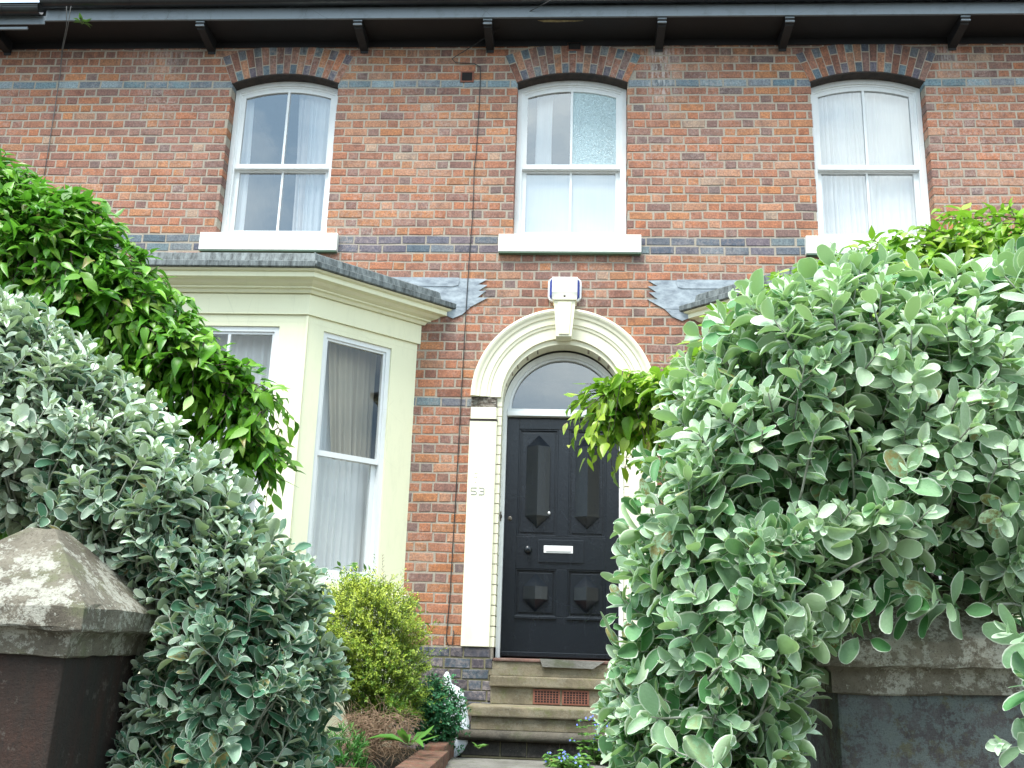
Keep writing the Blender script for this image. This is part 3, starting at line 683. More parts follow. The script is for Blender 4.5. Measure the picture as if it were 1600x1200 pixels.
# ------------------------------------------------------------------ bay windows (canted)
S2 = math.sqrt(.5); BW, BD = 1.55, .85
def bay(cx):
    mirror = cx > 0
    base = empty('tmp', (0, 0, 0)); bpy.data.objects.remove(base)
    # plan polyline of the outer face, offset outward by d
    def plan(d):
        k = d*math.tan(R(22.5)); w = BW+d*math.sqrt(2)
        # left wall point, left corner, right corner, right wall point
        return [(cx-BW-d*1.41421, 0), (cx-(BW-BD)-k, -BD-d), (cx+(BW-BD)+k, -BD-d), (cx+BW+d*1.41421, 0)]
    def band(m, prof, mi=0, smooth=False):
        # prof list of (d, z) ; swept around plan
        n = len(prof); vs = []
        for j in range(4):
            for d, z in prof: x, y = plan(d)[j]; vs.append((x, y, z))
        m.add(vs, [(j*n+i, j*n+(i+1) % n, (j+1)*n+(i+1) % n, (j+1)*n+i) for j in range(3) for i in range(n)]+[list(range(n))[::-1], list(range(3*n, 4*n))], mi, None, smooth)
    T = .10; m = MB()
    band(m, [(-T, -.9), (0, -.9), (0, .33), (-T, .33)])                     # apron below the sills
    band(m, [(-T, .332), (.045, .332), (.050, .345), (.050, .425), (.01, .438), (-T, .438)])   # sill course
    band(m, [(-T, 2.73), (-.0, 2.73), (0, 2.795), (-T, 2.795)])
    band(m, [(-T, 2.797), (.022, 2.797), (.022, 2.985), (-T, 2.985)])       # frieze
    faces = []
    # three faces: origin, along vector, length
    P = plan(0)
    fl = []
    for j in range(3):
        a = Vector((*P[j], 0)); b = Vector((*P[j+1], 0)); fl.append((a, (b-a).normalized(), (b-a).length))
    def boxf(m, F, s0, s1, d0, d1, z0, z1, mi=0):
        a, t, L = F; nrm = Vector((t.y, -t.x, 0))
        vs = [a+t*s_+nrm*d+Vector((0, 0, z)) for s_ in (s0, s1) for d in (d0, d1) for z in (z0, z1)]
        m.add(vs, [(0,1,3,2),(4,6,7,5),(0,4,5,1),(2,3,7,6),(0,2,6,4),(1,5,7,3)], mi)
    wins = []
    for j, F in enumerate(fl):
        L = F[2]
        if j == 1: s0, s1 = .245, L-.245
        else:
            q = .29; r_ = .175
            s0, s1 = (q, L-r_) if j == 0 else (r_, L-q)
        e = .0
        boxf(m, F, .001 if j else .0, s0, -T, -.001, .438, 2.73); boxf(m, F, s1, L-.001, -T, -.001, .438, 2.73)
        boxf(m, F, s0, s1, -T, -.001, 2.69, 2.73)
        boxf(m, F, s0-.02, s1+.02, -.012, .012, .438, .50)
        wins.append((F, s0, s1))
    # corner beads
    for j in (1, 2):
        x, y = P[j]; m.box(x-.012, x+.012, y-.012, y+.012, .44, 2.79, bev=.004)
    body = m.build('bay_window', M_cream2, house)
    m = MB()
    band(m, [(-T, 2.988), (.045, 2.988), (.060, 3.015), (.085, 3.022), (.085, 3.035), (.125, 3.052), (.15, 3.075), (.20, 3.085), (.20, 3.125), (.225, 3.135), (.235, 3.150), (-T, 3.150)])
    m.build('cornice', M_cream2, body)
    m = MB(); band(m, [(-.2, 3.153), (.255, 3.153), (.262, 3.16), (.262, 3.205), (.25, 3.213), (.175, 3.225), (.160, 3.232), (.145, 3.318), (.13, 3.330), (-.2, 3.345)])
    p0 = plan(-.15); m.add([(x, y, 3.343) for x, y in p0], [(0, 1, 2, 3)])
    for j, q in ((1, 0), (2, 0)):
        x, y = plan(.14)[j]; x2, y2 = plan(.0)[j]; m.tube([(x, y, 3.322), (x2, y2, 3.340)], .012, 6)
        x, y = plan(.264)[j]; m.tube([(x, y, 3.158), (x, y, 3.206)], .010, 6)
    m.build('lead_roof', M_leaddk, body)
    for j, (F, s0, s1) in enumerate(wins):
        m = MB(); z0, z1 = .50, 2.69; fw = .045
        boxf(m, F, s0, s0+fw, -.085, -.02, z0, z1); boxf(m, F, s1-fw, s1, -.085, -.02, z0, z1); boxf(m, F, s0+fw, s1-fw, -.085, -.02, z1-fw, z1); boxf(m, F, s0+fw, s1-fw, -.085, -.02, z0, z0+.03)
        a, b = s0+fw, s1-fw; zm = 1.59
        boxf(m, F, a, b, -.075, -.035, zm-.012, zm+.035)
        k = .022; boxf(m, F, a, a+k, -.07, -.035, zm+.035, z1-fw); boxf(m, F, b-k, b, -.07, -.035, zm+.035, z1-fw); boxf(m, F, a+k, b-k, -.07, -.035, z1-fw-k, z1-fw)
        k = .05; boxf(m, F, a, a+k, -.11, -.076, z0+.03, zm+.01); boxf(m, F, b-k, b, -.11, -.076, z0+.03, zm+.01); boxf(m, F, a+k, b-k, -.11, -.076, z0+.03, z0+.11)
        if j == 1:
            sm = (a+b)/2; boxf(m, F, sm-.012, sm+.012, -.07, -.036, zm+.035, z1-fw-.022); boxf(m, F, sm-.012, sm+.012, -.11, -.077, z0+.11, zm-.012)
        m.build('sash_frame', M_white, body)
        for d_, za_, zb_ in ((-.054, zm+.02, z1-fw-.005), (-.092, z0+.05, zm)):
            m = MB(); q_ = [F[0]+F[1]*s_+Vector((F[1].y, -F[1].x, 0))*d_+Vector((0, 0, z_)) for s_, z_ in ((a+.01, za_), (b-.01, za_), (b-.01, zb_), (a+.01, zb_))]
            m.add(q_, [(0, 1, 2, 3)]); m.build('pane', M_glassb, body)
        a_, t, L = F; nrm = Vector((t.y, -t.x, 0))
        def rot(x, y, z, a_=a_, t=t, nrm=nrm): return a_+t*x-nrm*y+Vector((0, 0, z))
        pleats('curtain', s0-.02, s1+.02, .47, 1.60, .20, M_curt, body, .016, 11, rot=rot, seed=11+j)
        if j == 2: pleats('curtain', s0+.20, s1+.02, 1.45, 2.74, .26, M_curtw, body, .022, 8, rot=rot, x0b=s0+.34, seed=21)
        pleats('curtain', s0-.02, s1+.02, 1.55, 2.74, .30 if j == 2 else .22, M_curt, body, .016, 11, rot=rot, seed=31+j)
    m = MB(); pp = plan(-.5)
    m.prism([plan(-.62)[1], plan(-.62)[2], (cx+1.1, .9), (cx-1.1, .9)], .3, 3.0, 'z'); m.build('room_core', M_room, body)
    # lead flashing dressed on the wall with ragged teeth
    sg = 1 if not mirror else -1; ex = cx+sg*BW
    def W(dx, z): return (ex+sg*dx, z)
    m = MB()
    poly = [W(-1.2, 3.20), W(.24, 3.10), W(.33, 3.060), W(.42, 3.10), W(.50, 3.18), W(.56, 3.215), W(.665, 3.275), W(.56, 3.275), W(.645, 3.345), W(.57, 3.345), W(.655, 3.405), W(.56, 3.410), W(.655, 3.465), W(.54, 3.470), W(-1.2, 3.475)]
    m.prism(poly, -.010, -.004, 'y')
    m.prism([W(-1.2, 3.40), W(.32, 3.385), W(.37, 3.40), W(.38, 3.44), W(.375, 3.4765), W(-1.2, 3.4765)], -.016, -.0105, 'y')
    m.prism([W(-.9, 3.15), W(.50, 3.180), W(.50, 3.186), W(-.9, 3.186)], -.013, -.0105, 'y')
    m.build('lead_flashing', M_lead, body)
    return body
bay(-1.98); bay(3.98)

# ------------------------------------------------------------------ steps
st_ = empty('front_steps', (DX, -.3, -.85), 'worn sandstone steps with two terracotta air grates leading up to the black door', 'steps')
m = MB(); m.box(DX-.62, DX+.62, -.02, .30, -.235, -.115, bev=.006); m.build('step', M_step, st_)
m = MB(); m.box(DX-.58, DX+.60, -.035, .34, -.113, -.088, bev=.008); m.build('threshold', mat_stone('red_threshold', (.25, .13, .10), (.12, .07, .055), (.35, .3, .25), .4, 2), st_)
m = MB(); m.prism([(DX-.165, -.082), (DX+.40, -.090), (DX+.30, -.155), (DX-.14, -.150)], -.058, -.037, 'y'); m.build('loose_slate', M_path, st_)
m = MB(); m.box(DX-.60, DX+.62, -.075, .29, -.325, -.236, bev=.012); m.box(DX-.59, DX+.61, -.035, .29, -.47, -.326, bev=.004); m.build('step', M_step, st_)
for k, xx in enumerate((DX-.10, DX+.152)): air_brick(xx, -.400, .235, .125, -.035, (8, 5), st_, 'air_grate')
m = MB(); m.box(DX-.755, DX+.78, -.42, -.034, -.555, -.472, bev=.014); m.box(DX-.72, DX+.75, -.385, -.036, -.66, -.556, bev=.006); m.build('step', M_step, st_)
m = MB(); m.box(DX-.76, DX+.79, -.70, -.384, -.715, -.662, bev=.01); m.tube([(DX-.79, -.715, -.676), (DX+.80, -.715, -.676)], .042, 14); m.build('step', M_stepd, st_)
m = MB()
for r_ in range(1):
    x = DX-.77
    while x < DX+.78: w = random.uniform(.2, .34); brick(m, x, min(x+w-.008, DX+.79), -.835, -.722, (.05, .048, .042, 1), -.675, .2); x += w
m.box(DX-.76, DX+.78, -.668, -.39, -.85, -.722, mi=1); m.build('bottom_riser', [M_brick, M_mortar2], st_)
# side walls of the steps' recess below the doorway sides

# ------------------------------------------------------------------ cables
def cable(name, pts, r, mat, label):
    m = MB(); m.tube(pts, r, 6); return tag(m.build(name, mat), label, 'cable')
Wl = lambda x, y, Y=-.012: at(x, y, Y)
cable('cable', [Wl(865, -2, -.55), Wl(790, 38, -.25), Wl(735, 74, -.06), Wl(712, 88, -.02), Wl(706, 92), Wl(712, 98), Wl(740, 99), Wl(750, 104), Wl(751, 118), Wl(748, 180), Wl(744, 240), Wl(741, 262), Wl(739, 330), Wl(734, 390), Wl(729, 470, -.02), Wl(724, 560), Wl(719, 650), Wl(713, 760), Wl(707, 860), Wl(703, 930), Wl(699, 975), Wl(697, 1000), Wl(701, 1009), Wl(707, 1007), Wl(709, 985)], .0045, M_cable,
      'long thin black cable clipped down the brick wall left of the doorway')
m = MB(); m.tube([at(104, 10, -.55), at(104, 40, -.42), at(97, 75, -.08), at(94, 115, -.02), at(84, 180, -.012), at(76, 230, -.012), at(69, 275, -.012)], .0042, 5)
m.tube([at(111, 10, -.55), at(106, 42, -.40), at(98, 78, -.07), at(94, 115, -.02)], .0042, 5)
tag(m.build('cable', M_cableg), 'pair of grey cables hanging from the gutter at the far left of the wall', 'cable')

# ------------------------------------------------------------------ gate piers
def pier(name, cx, cyy, half, label, matb, ztop, tilt):
    o = empty(name, (cx, cyy, -1.5), label, 'gate pier', 'gate piers')
    m = MB(); m.box(cx-half, cx+half, cyy-half, cyy+half, -1.52, ztop-.058, bev=.008); 
    m.box(cx-half-.012, cx+half+.012, cyy-half-.012, cyy+half+.012, -1.5, -1.28, bev=.012); m.build('shaft', matb, o)
    bm = bmesh.new(); lv = [(half+.004, ztop-.066), (half+.012, ztop-.063), (half+.016, ztop-.020), (half+.022, ztop-.008), (half+.050, ztop-.004), (half+.053, ztop+.004), (half+.053, ztop+.050), (half+.044, ztop+.060), (.035, ztop+.072+half*.86), (.0, ztop+.08+half*.86)]
    N = 9; rings = []
    for h, z in lv[:-1]:
        rg = []
        for sd_ in range(4):
            for k in range(N):
                t = -1+2*k/N; x, y = [(t, -1), (1, t), (-t, 1), (-1, -t)][sd_]
                jt = .0035 if h > .05 else .002
                rg.append(bm.verts.new((cx+x*h+random.uniform(-jt, jt), cyy+y*h+random.uniform(-jt, jt), z+random.uniform(-jt, jt))))
        rings.append(rg)
    K = 4*N
    for a, b in zip(rings[:-1], rings[1:]):
        for k in range(K): bm.faces.new((a[k], a[(k+1) % K], b[(k+1) % K], b[k]))
    bm.faces.new(rings[-1]); bm.faces.new(rings[0][::-1])
    m = MB(); m.bm(bm); m.build('cap', M_cap, o)
    o.rotation_euler = (0, R(tilt), 0); return o
pier('gate_pier', -.185-.205+.0, -6.47, .205, 'brown stained stone gate pier with lichened pyramid cap at the lower left', M_pierL, .058, 1.8)
pier('gate_pier', 1.70+.205, -6.47, .205, 'grey lichen spotted stone gate pier at the lower right under the silvery shrub', M_pierR, .030, -1.0)
# low garden walls behind the shrubs that the piers end
for (a, b, lab) in ((-6, -.60, 'low dark stone garden wall running left from the brown gate pier'), (2.12, 8, 'low dark stone garden wall running right from the grey gate pier')):
    m = MB(); m.box(a, b, -6.60, -6.34, -1.52, -.72, bev=.01); m.box(a, b, -6.64, -6.30, -.718, -.64, bev=.015); tag(m.build('garden_wall', M_pierL), lab, 'wall')
m = MB(); x = -1.2
e = MB()
for k in range(8): brick(e, -.13, .085, -.0, .0, (1, 1, 1, 1)) if False else None
yy = -2.45
while yy < -1.42: e.box(-.02, .195, yy, yy+.068, -.84, -.735, bev=.005); yy += .078
xx = -.9
while xx < -.03: e.box(xx, xx+.215, -2.54, -2.46, -.84, -.745, bev=.005); xx += .225
e.box(.02, .17, -1.41, -.75, -.86, -.70, bev=.01)
tag(e.build('brick_edging', mat_stone('mossy_red_brick', (.24, .10, .06), (.09, .05, .035), (.28, .2, .15), .4, 3, moss=(.10, .11, .04))), 'weathered red brick edging of the flower bed left of the path', 'edging')
b_ = MB(); n = 24
vs = []; 
for j in range(n+1):
    for i in range(n+1):
        x = -3.6+3.6*i/n; y = -3.2+2.6*j/n; vs.append((x, y, -.80+.05*math.sin(3*x+2*y)*math.cos(2*y)+random.uniform(-.015, .015)))
b_.add(vs, [(j*(n+1)+i, j*(n+1)+i+1, (j+1)*(n+1)+i+1, (j+1)*(n+1)+i) for j in range(n) for i in range(n)], 0, None, True)
tag(b_.build('flower_bed', M_soil), kind='structure')
b_ = MB(); b_.add([(p[0]*-1+2.02 if False else 5.6-(p[0]+3.6), p[1], p[2]) for p in vs], [(j*(n+1)+i, j*(n+1)+i+1, (j+1)*(n+1)+i+1, (j+1)*(n+1)+i) for j in range(n) for i in range(n)], 0, None, True)
tag(b_.build('flower_bed', M_soil), kind='structure')

# ------------------------------------------------------------------ foliage engine
def leaf_template(rows, halfw, bend, cup, rimw=0.0, tip=.0, fold=0.0, wave=0.0):
    """rows of outline: width profile as function of u"""
    cols = [-1, -1+rimw, 0, 1-rimw, 1] if rimw else [-1, 0, 1]
    V = []; A = []
    for u, w in rows:
        for c in cols:
            z = -bend*u*u + cup*(c*c)*w*halfw*2 + fold*abs(c)*w*halfw*2 + wave*math.sin(u*9+ (2 if c > 0 else 0))*abs(c)*w*halfw
            V.append((u, c*w*halfw, z)); A.append(1.0 if (rimw and (abs(c) > .99 or u > .985)) else 0.0)
    n = len(cols); F = [(i*n+j, (i+1)*n+j, (i+1)*n+j+1, i*n+j+1) for i in range(len(rows)-1) for j in range(n-1)]
    return np.array(V, np.float32), np.array(F, np.int32), np.array(A, np.float32)
ell = [(0, .06), (.06, .10), (.16, .42), (.32, .80), (.52, 1.0), (.72, .93), (.88, .70), (.965, .44), (1.0, .16)]
ovt = [(0, .04), (.06, .12), (.2, .72), (.38, 1.0), (.58, .86), (.78, .48), (.92, .18), (1.0, .02)]
T_silver = leaf_template(ell, .255, .16, .22, .17, wave=.10)
T_green = leaf_template(ovt, .225, .30, -.04, 0, fold=.28, wave=.14)
T_small = leaf_template([(0, .15), (.35, .9), (.7, .85), (1, .1)], .28, .08, .0, 0, fold=.2)
T_long = leaf_template([(0, .2), (.15, .5), (.4, 1.0), (.7, .8), (.9, .35), (1, .03)], .15, .35, .0, 0, fold=.25)
T_need = leaf_template([(0, .6), (.5, 1.0), (1, .1)], .07, .15, 0, 0)
def norm(a): return a/np.maximum(np.linalg.norm(a, axis=-1, keepdims=True), 1e-9)
def leaves_mesh(name, T, P, D, N, S, youth, mat, parent, curl=None):
    V, F, A = T; n = len(P); k = len(V)
    D = norm(D); N = norm(N-D*np.sum(N*D, 1, keepdims=True)); B = np.cross(N, D)
    curl = rng.uniform(-.2, 2.0, n) if curl is None else curl
    wid = rng.uniform(.68, 1.28, n)
    X = V[None, :, 0, None]*D[:, None]+V[None, :, 1, None]*wid[:, None, None]*B[:, None]+V[None, :, 2, None]*curl[:, None, None]*N[:, None]
    X = P[:, None]+X*S[:, None, None]
    FF = (F[None]+(np.arange(n)*k)[:, None, None]).reshape(-1)
    col = np.ones((n, k, 4), np.float32); col[..., 0] = A[None]; col[..., 1] = rng.random(n)[:, None]; col[..., 2] = youth[:, None]
    me = bpy.data.meshes.new(name); nf = n*len(F)
    me.vertices.add(n*k); me.vertices.foreach_set('co', X.astype(np.float32).ravel())
    me.loops.add(nf*4); me.loops.foreach_set('vertex_index', FF.astype(np.int32))
    me.polygons.add(nf); me.polygons.foreach_set('loop_start', np.arange(nf, dtype=np.int32)*4)
    me.polygons.foreach_set('use_smooth', np.ones(nf, bool))
    me.update(calc_edges=True)
    a = me.color_attributes.new('Col', 'FLOAT_COLOR', 'POINT'); a.data.foreach_set('color', col.ravel())
    return link(name, me, parent, [mat])
def poly_world(pts, Y): return np.array([[*(lambda v: (v.x, v.z))(at(x, y, Y))] for x, y in pts])
def inside(P, poly):
    x, z = P[:, 0], P[:, 1]; r = np.zeros(len(P), bool); j = len(poly)-1
    for i in range(len(poly)):
        xi, zi = poly[i]; xj, zj = poly[j]
        c = ((zi > z) != (zj > z)) & (x < (xj-xi)*(z-zi)/(zj-zi+1e-12)+xi); r ^= c; j = i
    return r
def edge_dist(P, poly):
    best = np.full(len(P), 1e9); nor = np.zeros((len(P), 2)); n = len(poly)
    for i in range(n):
        a = poly[i]; b = poly[(i+1) % n]; ab = b-a
        t = np.clip(((P-a)@ab)/(ab@ab+1e-12), 0, 1); q = a+t[:, None]*ab; d = np.linalg.norm(P-q, axis=1)
        m = d < best; best[m] = d[m]; nor[m] = (q-P)[m]
    return best, norm(nor)
def surface_shoots(poly, Y, n, thick, Rr, depth_jit, up=.6, front=.8, back=.0):
    lo, hi = poly.min(0), poly.max(0); pts = np.zeros((0, 2))
    while len(pts) < n:
        c = rng.uniform(lo, hi, (n*2, 2)); pts = np.vstack([pts, c[inside(c, poly)]])
    pts = pts[:n]; d, nr = edge_dist(pts, poly)
    e = np.clip(d/Rr, 0, 1); prof = np.sqrt(1-(1-e)**2)
    lump = .5+.5*np.sin(pts[:, 0]*9+2*np.sin(pts[:, 1]*7))*np.sin(pts[:, 1]*8+1.3)
    y = Y-thick*prof*(.82+.25*lump)+rng.uniform(0, 1, n)**2*depth_jit*prof
    isb = rng.random(n) < back; y = np.where(isb, Y+thick*prof*.8-rng.uniform(0, depth_jit, n)*.5, y)
    P = np.stack([pts[:, 0], y, pts[:, 1]], 1)
    D = np.stack([nr[:, 0]*(1-e)**.7, np.where(isb, 1, -1)*front*e, nr[:, 1]*(1-e)**.7+up], 1)+rng.normal(0, .28, (n, 3))
    return P, norm(D), e
def silver_shrub(name, poly, Y, n, thick, Rr, L, mat, label, trunk, group=None, toplit=None, extra=None, up=.42, sprigs=()):
    o = empty(name, trunk, label, 'shrub', group)
    P, D, e = surface_shoots(poly, Y, n, thick, Rr, thick*.9, up=up, front=.95, back=.15)
    lp = []; ld = []; ln = []; ls = []; yo = []; st = MB()
    if sprigs:
        sp = [at(*q) for q in sprigs]; P = np.vstack([P, np.array([list(v) for v in sp])]); D = np.vstack([D, norm(np.array([[-.75, -.35, .30+.25*math.sin(k*2)] for k in range(len(sp))]))]); e = np.append(e, np.zeros(len(sp))); n = len(P)
    Bq = P-D*.2; okb = inside(Bq[:, [0, 2]], poly) & (edge_dist(Bq[:, [0, 2]], poly)[0] > .03)
    for i in range(n):
        p = Vector(P[i]); d = Vector(D[i]); ln_ = rng.uniform(.11, .2); nl = int(rng.integers(8, 14))
        side = d.cross(Vector((0, 0, 1)));  side = side.normalized() if side.length > .01 else Vector((1, 0, 0))
        q = side.cross(d); az = rng.uniform(0, 6.28)
        base = p-d*ln_-Vector((0, 0, .02)); mid_ = p-d*ln_*.5
        if okb[i] and rng.random() < .85: st.tube([p, mid_, base, base-d*.05+Vector((0, .03, -.02))], .0016, 4, r1=.004)
        fresh = float(np.clip(rng.normal(toplit(p) if toplit else .6, .22), 0, 1))  # shoots paler with height: light from above painted into leaf colour
        sc = rng.uniform(.72, 1.15)
        for k in range(nl):
            f = k/(nl-1); al_ = R(14+70*f**.8)+rng.normal(0, .12); az += 2.399+rng.normal(0, .25)
            r_ = side*math.cos(az)+q*math.sin(az)
            dd = d*math.cos(al_)+r_*math.sin(al_)+Vector((0, 0, -.15*f)); nn = -r_*math.cos(al_)+d*math.sin(al_)
            if rng.random() < .3: nn = nn+Vector(rng.normal(0, .35, 3))
            lp.append(p-d*ln_*(f**1.25)*.85); ld.append(dd); ln.append(nn)
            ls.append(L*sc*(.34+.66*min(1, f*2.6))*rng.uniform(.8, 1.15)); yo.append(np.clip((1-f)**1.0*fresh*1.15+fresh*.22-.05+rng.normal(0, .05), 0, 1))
    # older, greener leaves deeper inside
    m2 = int(n*5); lo, hi = poly.min(0), poly.max(0); c = rng.uniform(lo, hi, (m2*3, 2)); c = c[inside(c, poly)][:m2]
    dd, nr = edge_dist(c, poly); e2 = np.clip(dd/Rr, 0, 1); pr = np.sqrt(1-(1-e2)**2)
    y = Y-thick*pr*rng.uniform(-.5, .62, len(c))
    for i in range(len(c)):
        if dd[i] < .03: continue
        v = Vector(rng.normal(0, 1, 3)); v.y -= .5; v.normalize()
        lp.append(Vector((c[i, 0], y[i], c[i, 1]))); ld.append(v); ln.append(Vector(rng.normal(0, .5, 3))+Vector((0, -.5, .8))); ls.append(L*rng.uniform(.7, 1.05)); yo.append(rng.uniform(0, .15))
    if extra:
        for (ep, eY, en) in extra:
            c = rng.uniform(ep.min(0), ep.max(0), (en, 2))
            for i in range(en):
                v = Vector(rng.normal(0, 1, 3)); v.y -= .3; v.normalize()
                lp.append(Vector((c[i, 0], eY+rng.uniform(-.08, .12), c[i, 1]))); ld.append(v); ln.append(Vector(rng.normal(0, .5, 3))+Vector((0, -.5, .8))); ls.append(L*rng.uniform(.8, 1.1)); yo.append(rng.uniform(0, .12))
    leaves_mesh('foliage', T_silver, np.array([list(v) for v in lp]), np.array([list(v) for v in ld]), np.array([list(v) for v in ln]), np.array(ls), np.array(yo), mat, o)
    # woody branches
    tv = Vector(trunk)
    for k in range(n//9):
        i = int(rng.choice(np.where(e > .6)[0])); p = Vector(P[i])-Vector(D[i])*.12; 
        a = tv+Vector(rng.normal(0, .05, 3)); via = Vector((tv.x*.6+p.x*.4, tv.y+.02, max(.40, p.z*.6+.1))) if p.z > .15 else a.lerp(p, .55)+Vector((0, .08, .05))
        if p.z <= .15 and ((p.x > 1.6 and tv.x > 1) or (p.x < -.1 and tv.x < 1)): continue
        st.tube([a, a.lerp(via, .5), via, via.lerp(p, .6)+Vector((0, .02, .02)), p], .010, 5, mi=1, r1=.003)
    st.build('stems', [M_twigs, M_bark], o); return o

# right silvery shrub
polyR = poly_world([(925, 1330), (945, 1150), (935, 1000), (955, 890), (975, 790), (1005, 700), (1035, 610), (1085, 520), (1140, 470), (1230, 430), (1310, 400), (1400, 425), (1500, 425), (1600, 405), (1750, 390), (1850, 420), (1880, 900), (1700, 1000), (1590, 975), (1500, 950), (1410, 935), (1335, 965), (1300, 1015), (1275, 1075), (1255, 1180), (1270, 1330)], -6.62)
silver_shrub('silver_shrub', polyR, -6.62, 820, .34, .30, .072, L_silver, 'large pale silvery green shrub with white edged oval leaves spilling over the right gate pier', (1.75, -6.1, -1.4), None,
             lambda p: .46+.5*max(0, min(1, (p.z-.0)/.9)), [(poly_world([(1250, 860), (1900, 860), (1900, 1100), (1250, 1100)], -6.15), -6.15, 900)], sprigs=((1575, 985, -6.95), (1600, 1060, -7.0), (1560, 1160, -6.98), (1620, 1130, -6.95), (1640, 1190, -6.95), (1310, 945, -6.85), (1345, 930, -6.86), (1400, 915, -6.84), (1450, 930, -6.84), (1290, 985, -6.85)))  # higher shoots painted paler, as if lit from above
# left silvery shrub
polyL = poly_world([(-160, 430), (30, 455), (95, 490), (180, 560), (250, 620), (300, 690), (350, 700), (400, 765), (450, 835), (490, 870), (520, 930), (535, 1010), (550, 1060), (525, 1130), (520, 1330), (170, 1330), (180, 1150), (215, 1020), (235, 985), (190, 930), (130, 880), (60, 835), (-10, 820), (-160, 820)], -6.15)
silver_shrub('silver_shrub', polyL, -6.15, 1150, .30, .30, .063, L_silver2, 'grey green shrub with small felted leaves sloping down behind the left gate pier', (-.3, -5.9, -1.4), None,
             lambda p: .16+.84*max(0, min(1, (p.z-.20+.5*max(0, p.x))/.50)), up=.62)  # pale top, dark foot: top light and shade put into leaf colour

# green arching creepers
def creeper(name, polys, Y, n, thick, Rr, L, mat, label, trunk, fresh, droop=.8):
    o = empty(name, trunk, label, 'climber')
    lp = []; ld = []; ln = []; ls = []; yo = []; st = MB()
    for poly, nn_ in polys:
        P, D, e = surface_shoots(poly, Y, nn_, thick, Rr, thick*.55, up=.1, front=.6, back=.12)
        for i in range(nn_):
            p = Vector(P[i]); d = Vector(D[i]); d.z -= droop*.7; d.normalize(); Ls = rng.uniform(.14, .26); nl = int(rng.integers(6, 10))
            start = p-d*Ls*.6; pts = []; 
            for k in range(5):
                f = k/4; pts.append(start+d*Ls*f+Vector((0, 0, -.10*Ls*8*f*f*droop*.5+.03)))
            if rng.random() < .5: st.tube(pts, .0028, 4, r1=.0012)
            side = d.cross(Vector((0, 0, 1))); side = side.normalized() if side.length > .05 else Vector((1, 0, 0))
            youth = float(np.clip(rng.normal(fresh(p), .22), 0, 1))
            for k in range(nl):
                f = (k+.6)/nl; pos = start+d*Ls*f+Vector((0, 0, -.4*Ls*f*f*droop+.03)); sg = 1 if k % 2 else -1
                dd = side*sg*rng.uniform(.2, 1.1)+d*rng.uniform(.3, 1.2)+Vector((0, 0, -rng.uniform(.0, 1.1)*droop))+Vector(rng.normal(0, .30, 3))
                upn = Vector((0, -.55, .85))+Vector(D[i])*.5+Vector(rng.normal(0, .35, 3))
                lp.append(pos); ld.append(dd); ln.append(upn); ls.append(L*rng.uniform(.38, 1.25)*(1-.3*f)); yo.append(np.clip(youth*(.35+.75*f)+rng.normal(0, .08), 0, 1))
        # inner foliage
        m2 = nn_*4; lo, hi = poly.min(0), poly.max(0); c = rng.uniform(lo, hi, (m2*3, 2)); c = c[inside(c, poly)][:m2]
        dd_, nr = edge_dist(c, poly); pr = np.sqrt(1-(1-np.clip(dd_/Rr, 0, 1))**2); y = Y-thick*pr*rng.uniform(-.6, .5, len(c))
        for i in range(len(c)):
            if dd_[i] < .05: continue
            v = Vector(rng.normal(0, .8, 3)); v.z -= .6; lp.append(Vector((c[i, 0], y[i], c[i, 1]))); ld.append(v); ln.append(Vector(rng.normal(0, .5, 3))+Vector((0, -.5, .8))); ls.append(L*rng.uniform(.8, 1.2)); yo.append(0)
        for k in range(nn_//10):
            i = int(rng.integers(0, nn_)); p = Vector(P[i])-Vector(D[i])*.12; a = Vector(trunk)+Vector((0, 0, .8)); mid_ = a.lerp(p, .5)+Vector((0, .05, .2)); st.tube([a, mid_, p], .012, 5, r1=.004)
    st.tube([Vector(trunk), Vector(trunk)+Vector((.03, .02, .45)), Vector(trunk)+Vector((0, 0, .9))], .045, 8, r1=.03)
    leaves_mesh('foliage', T_green, np.array([list(v) for v in lp]), np.array([list(v) for v in ld]), np.array([list(v) for v in ln]), np.array(ls), np.array(yo), mat, o)
    st.build('stems', M_bark, o); return o
YC = -5.35
pl = poly_world([(-150, 190), (0, 250), (50, 290), (120, 325), (160, 335), (215, 405), (260, 440), (310, 510), (360, 565), (410, 590), (440, 625), (432, 690), (440, 745), (400, 752), (360, 715), (345, 650), (310, 640), (240, 600), (170, 570), (90, 550), (-150, 520)], YC)
# dark mass under the arching edge
pl2 = poly_world([(-150, 480), (100, 480), (240, 560), (330, 620), (380, 720), (380, 860), (-150, 860)], YC+.38)
creeper('green_climber', [(pl, 1150), (pl2, 850)], YC, 0, .30, .30, .098, L_green, 'dense glossy green climber arching above the left silvery shrub', (-1.1, -4.9, -1.2), lambda p: .30+.35*max(0, min(1, (p.x+.9)/.8)))
pr1 = poly_world([(1750, 320), (1600, 340), (1530, 345), (1470, 350), (1420, 370), (1350, 390), (1290, 420), (1190, 450), (1120, 505), (1080, 560), (1040, 580), (980, 590), (930, 605), (905, 640), (912, 670), (940, 700), (985, 705), (1060, 700), (1200, 640), (1750, 640)], YC)
creeper('green_climber', [(pr1, 1000)], YC, 0, .26, .26, .086, L_green2, 'fresh light green climber hanging in front of the doorway behind the right silvery shrub', (2.6, -4.9, -1.2), lambda p: .5+.3*max(0, min(1, (1.7-p.x)/.7)))

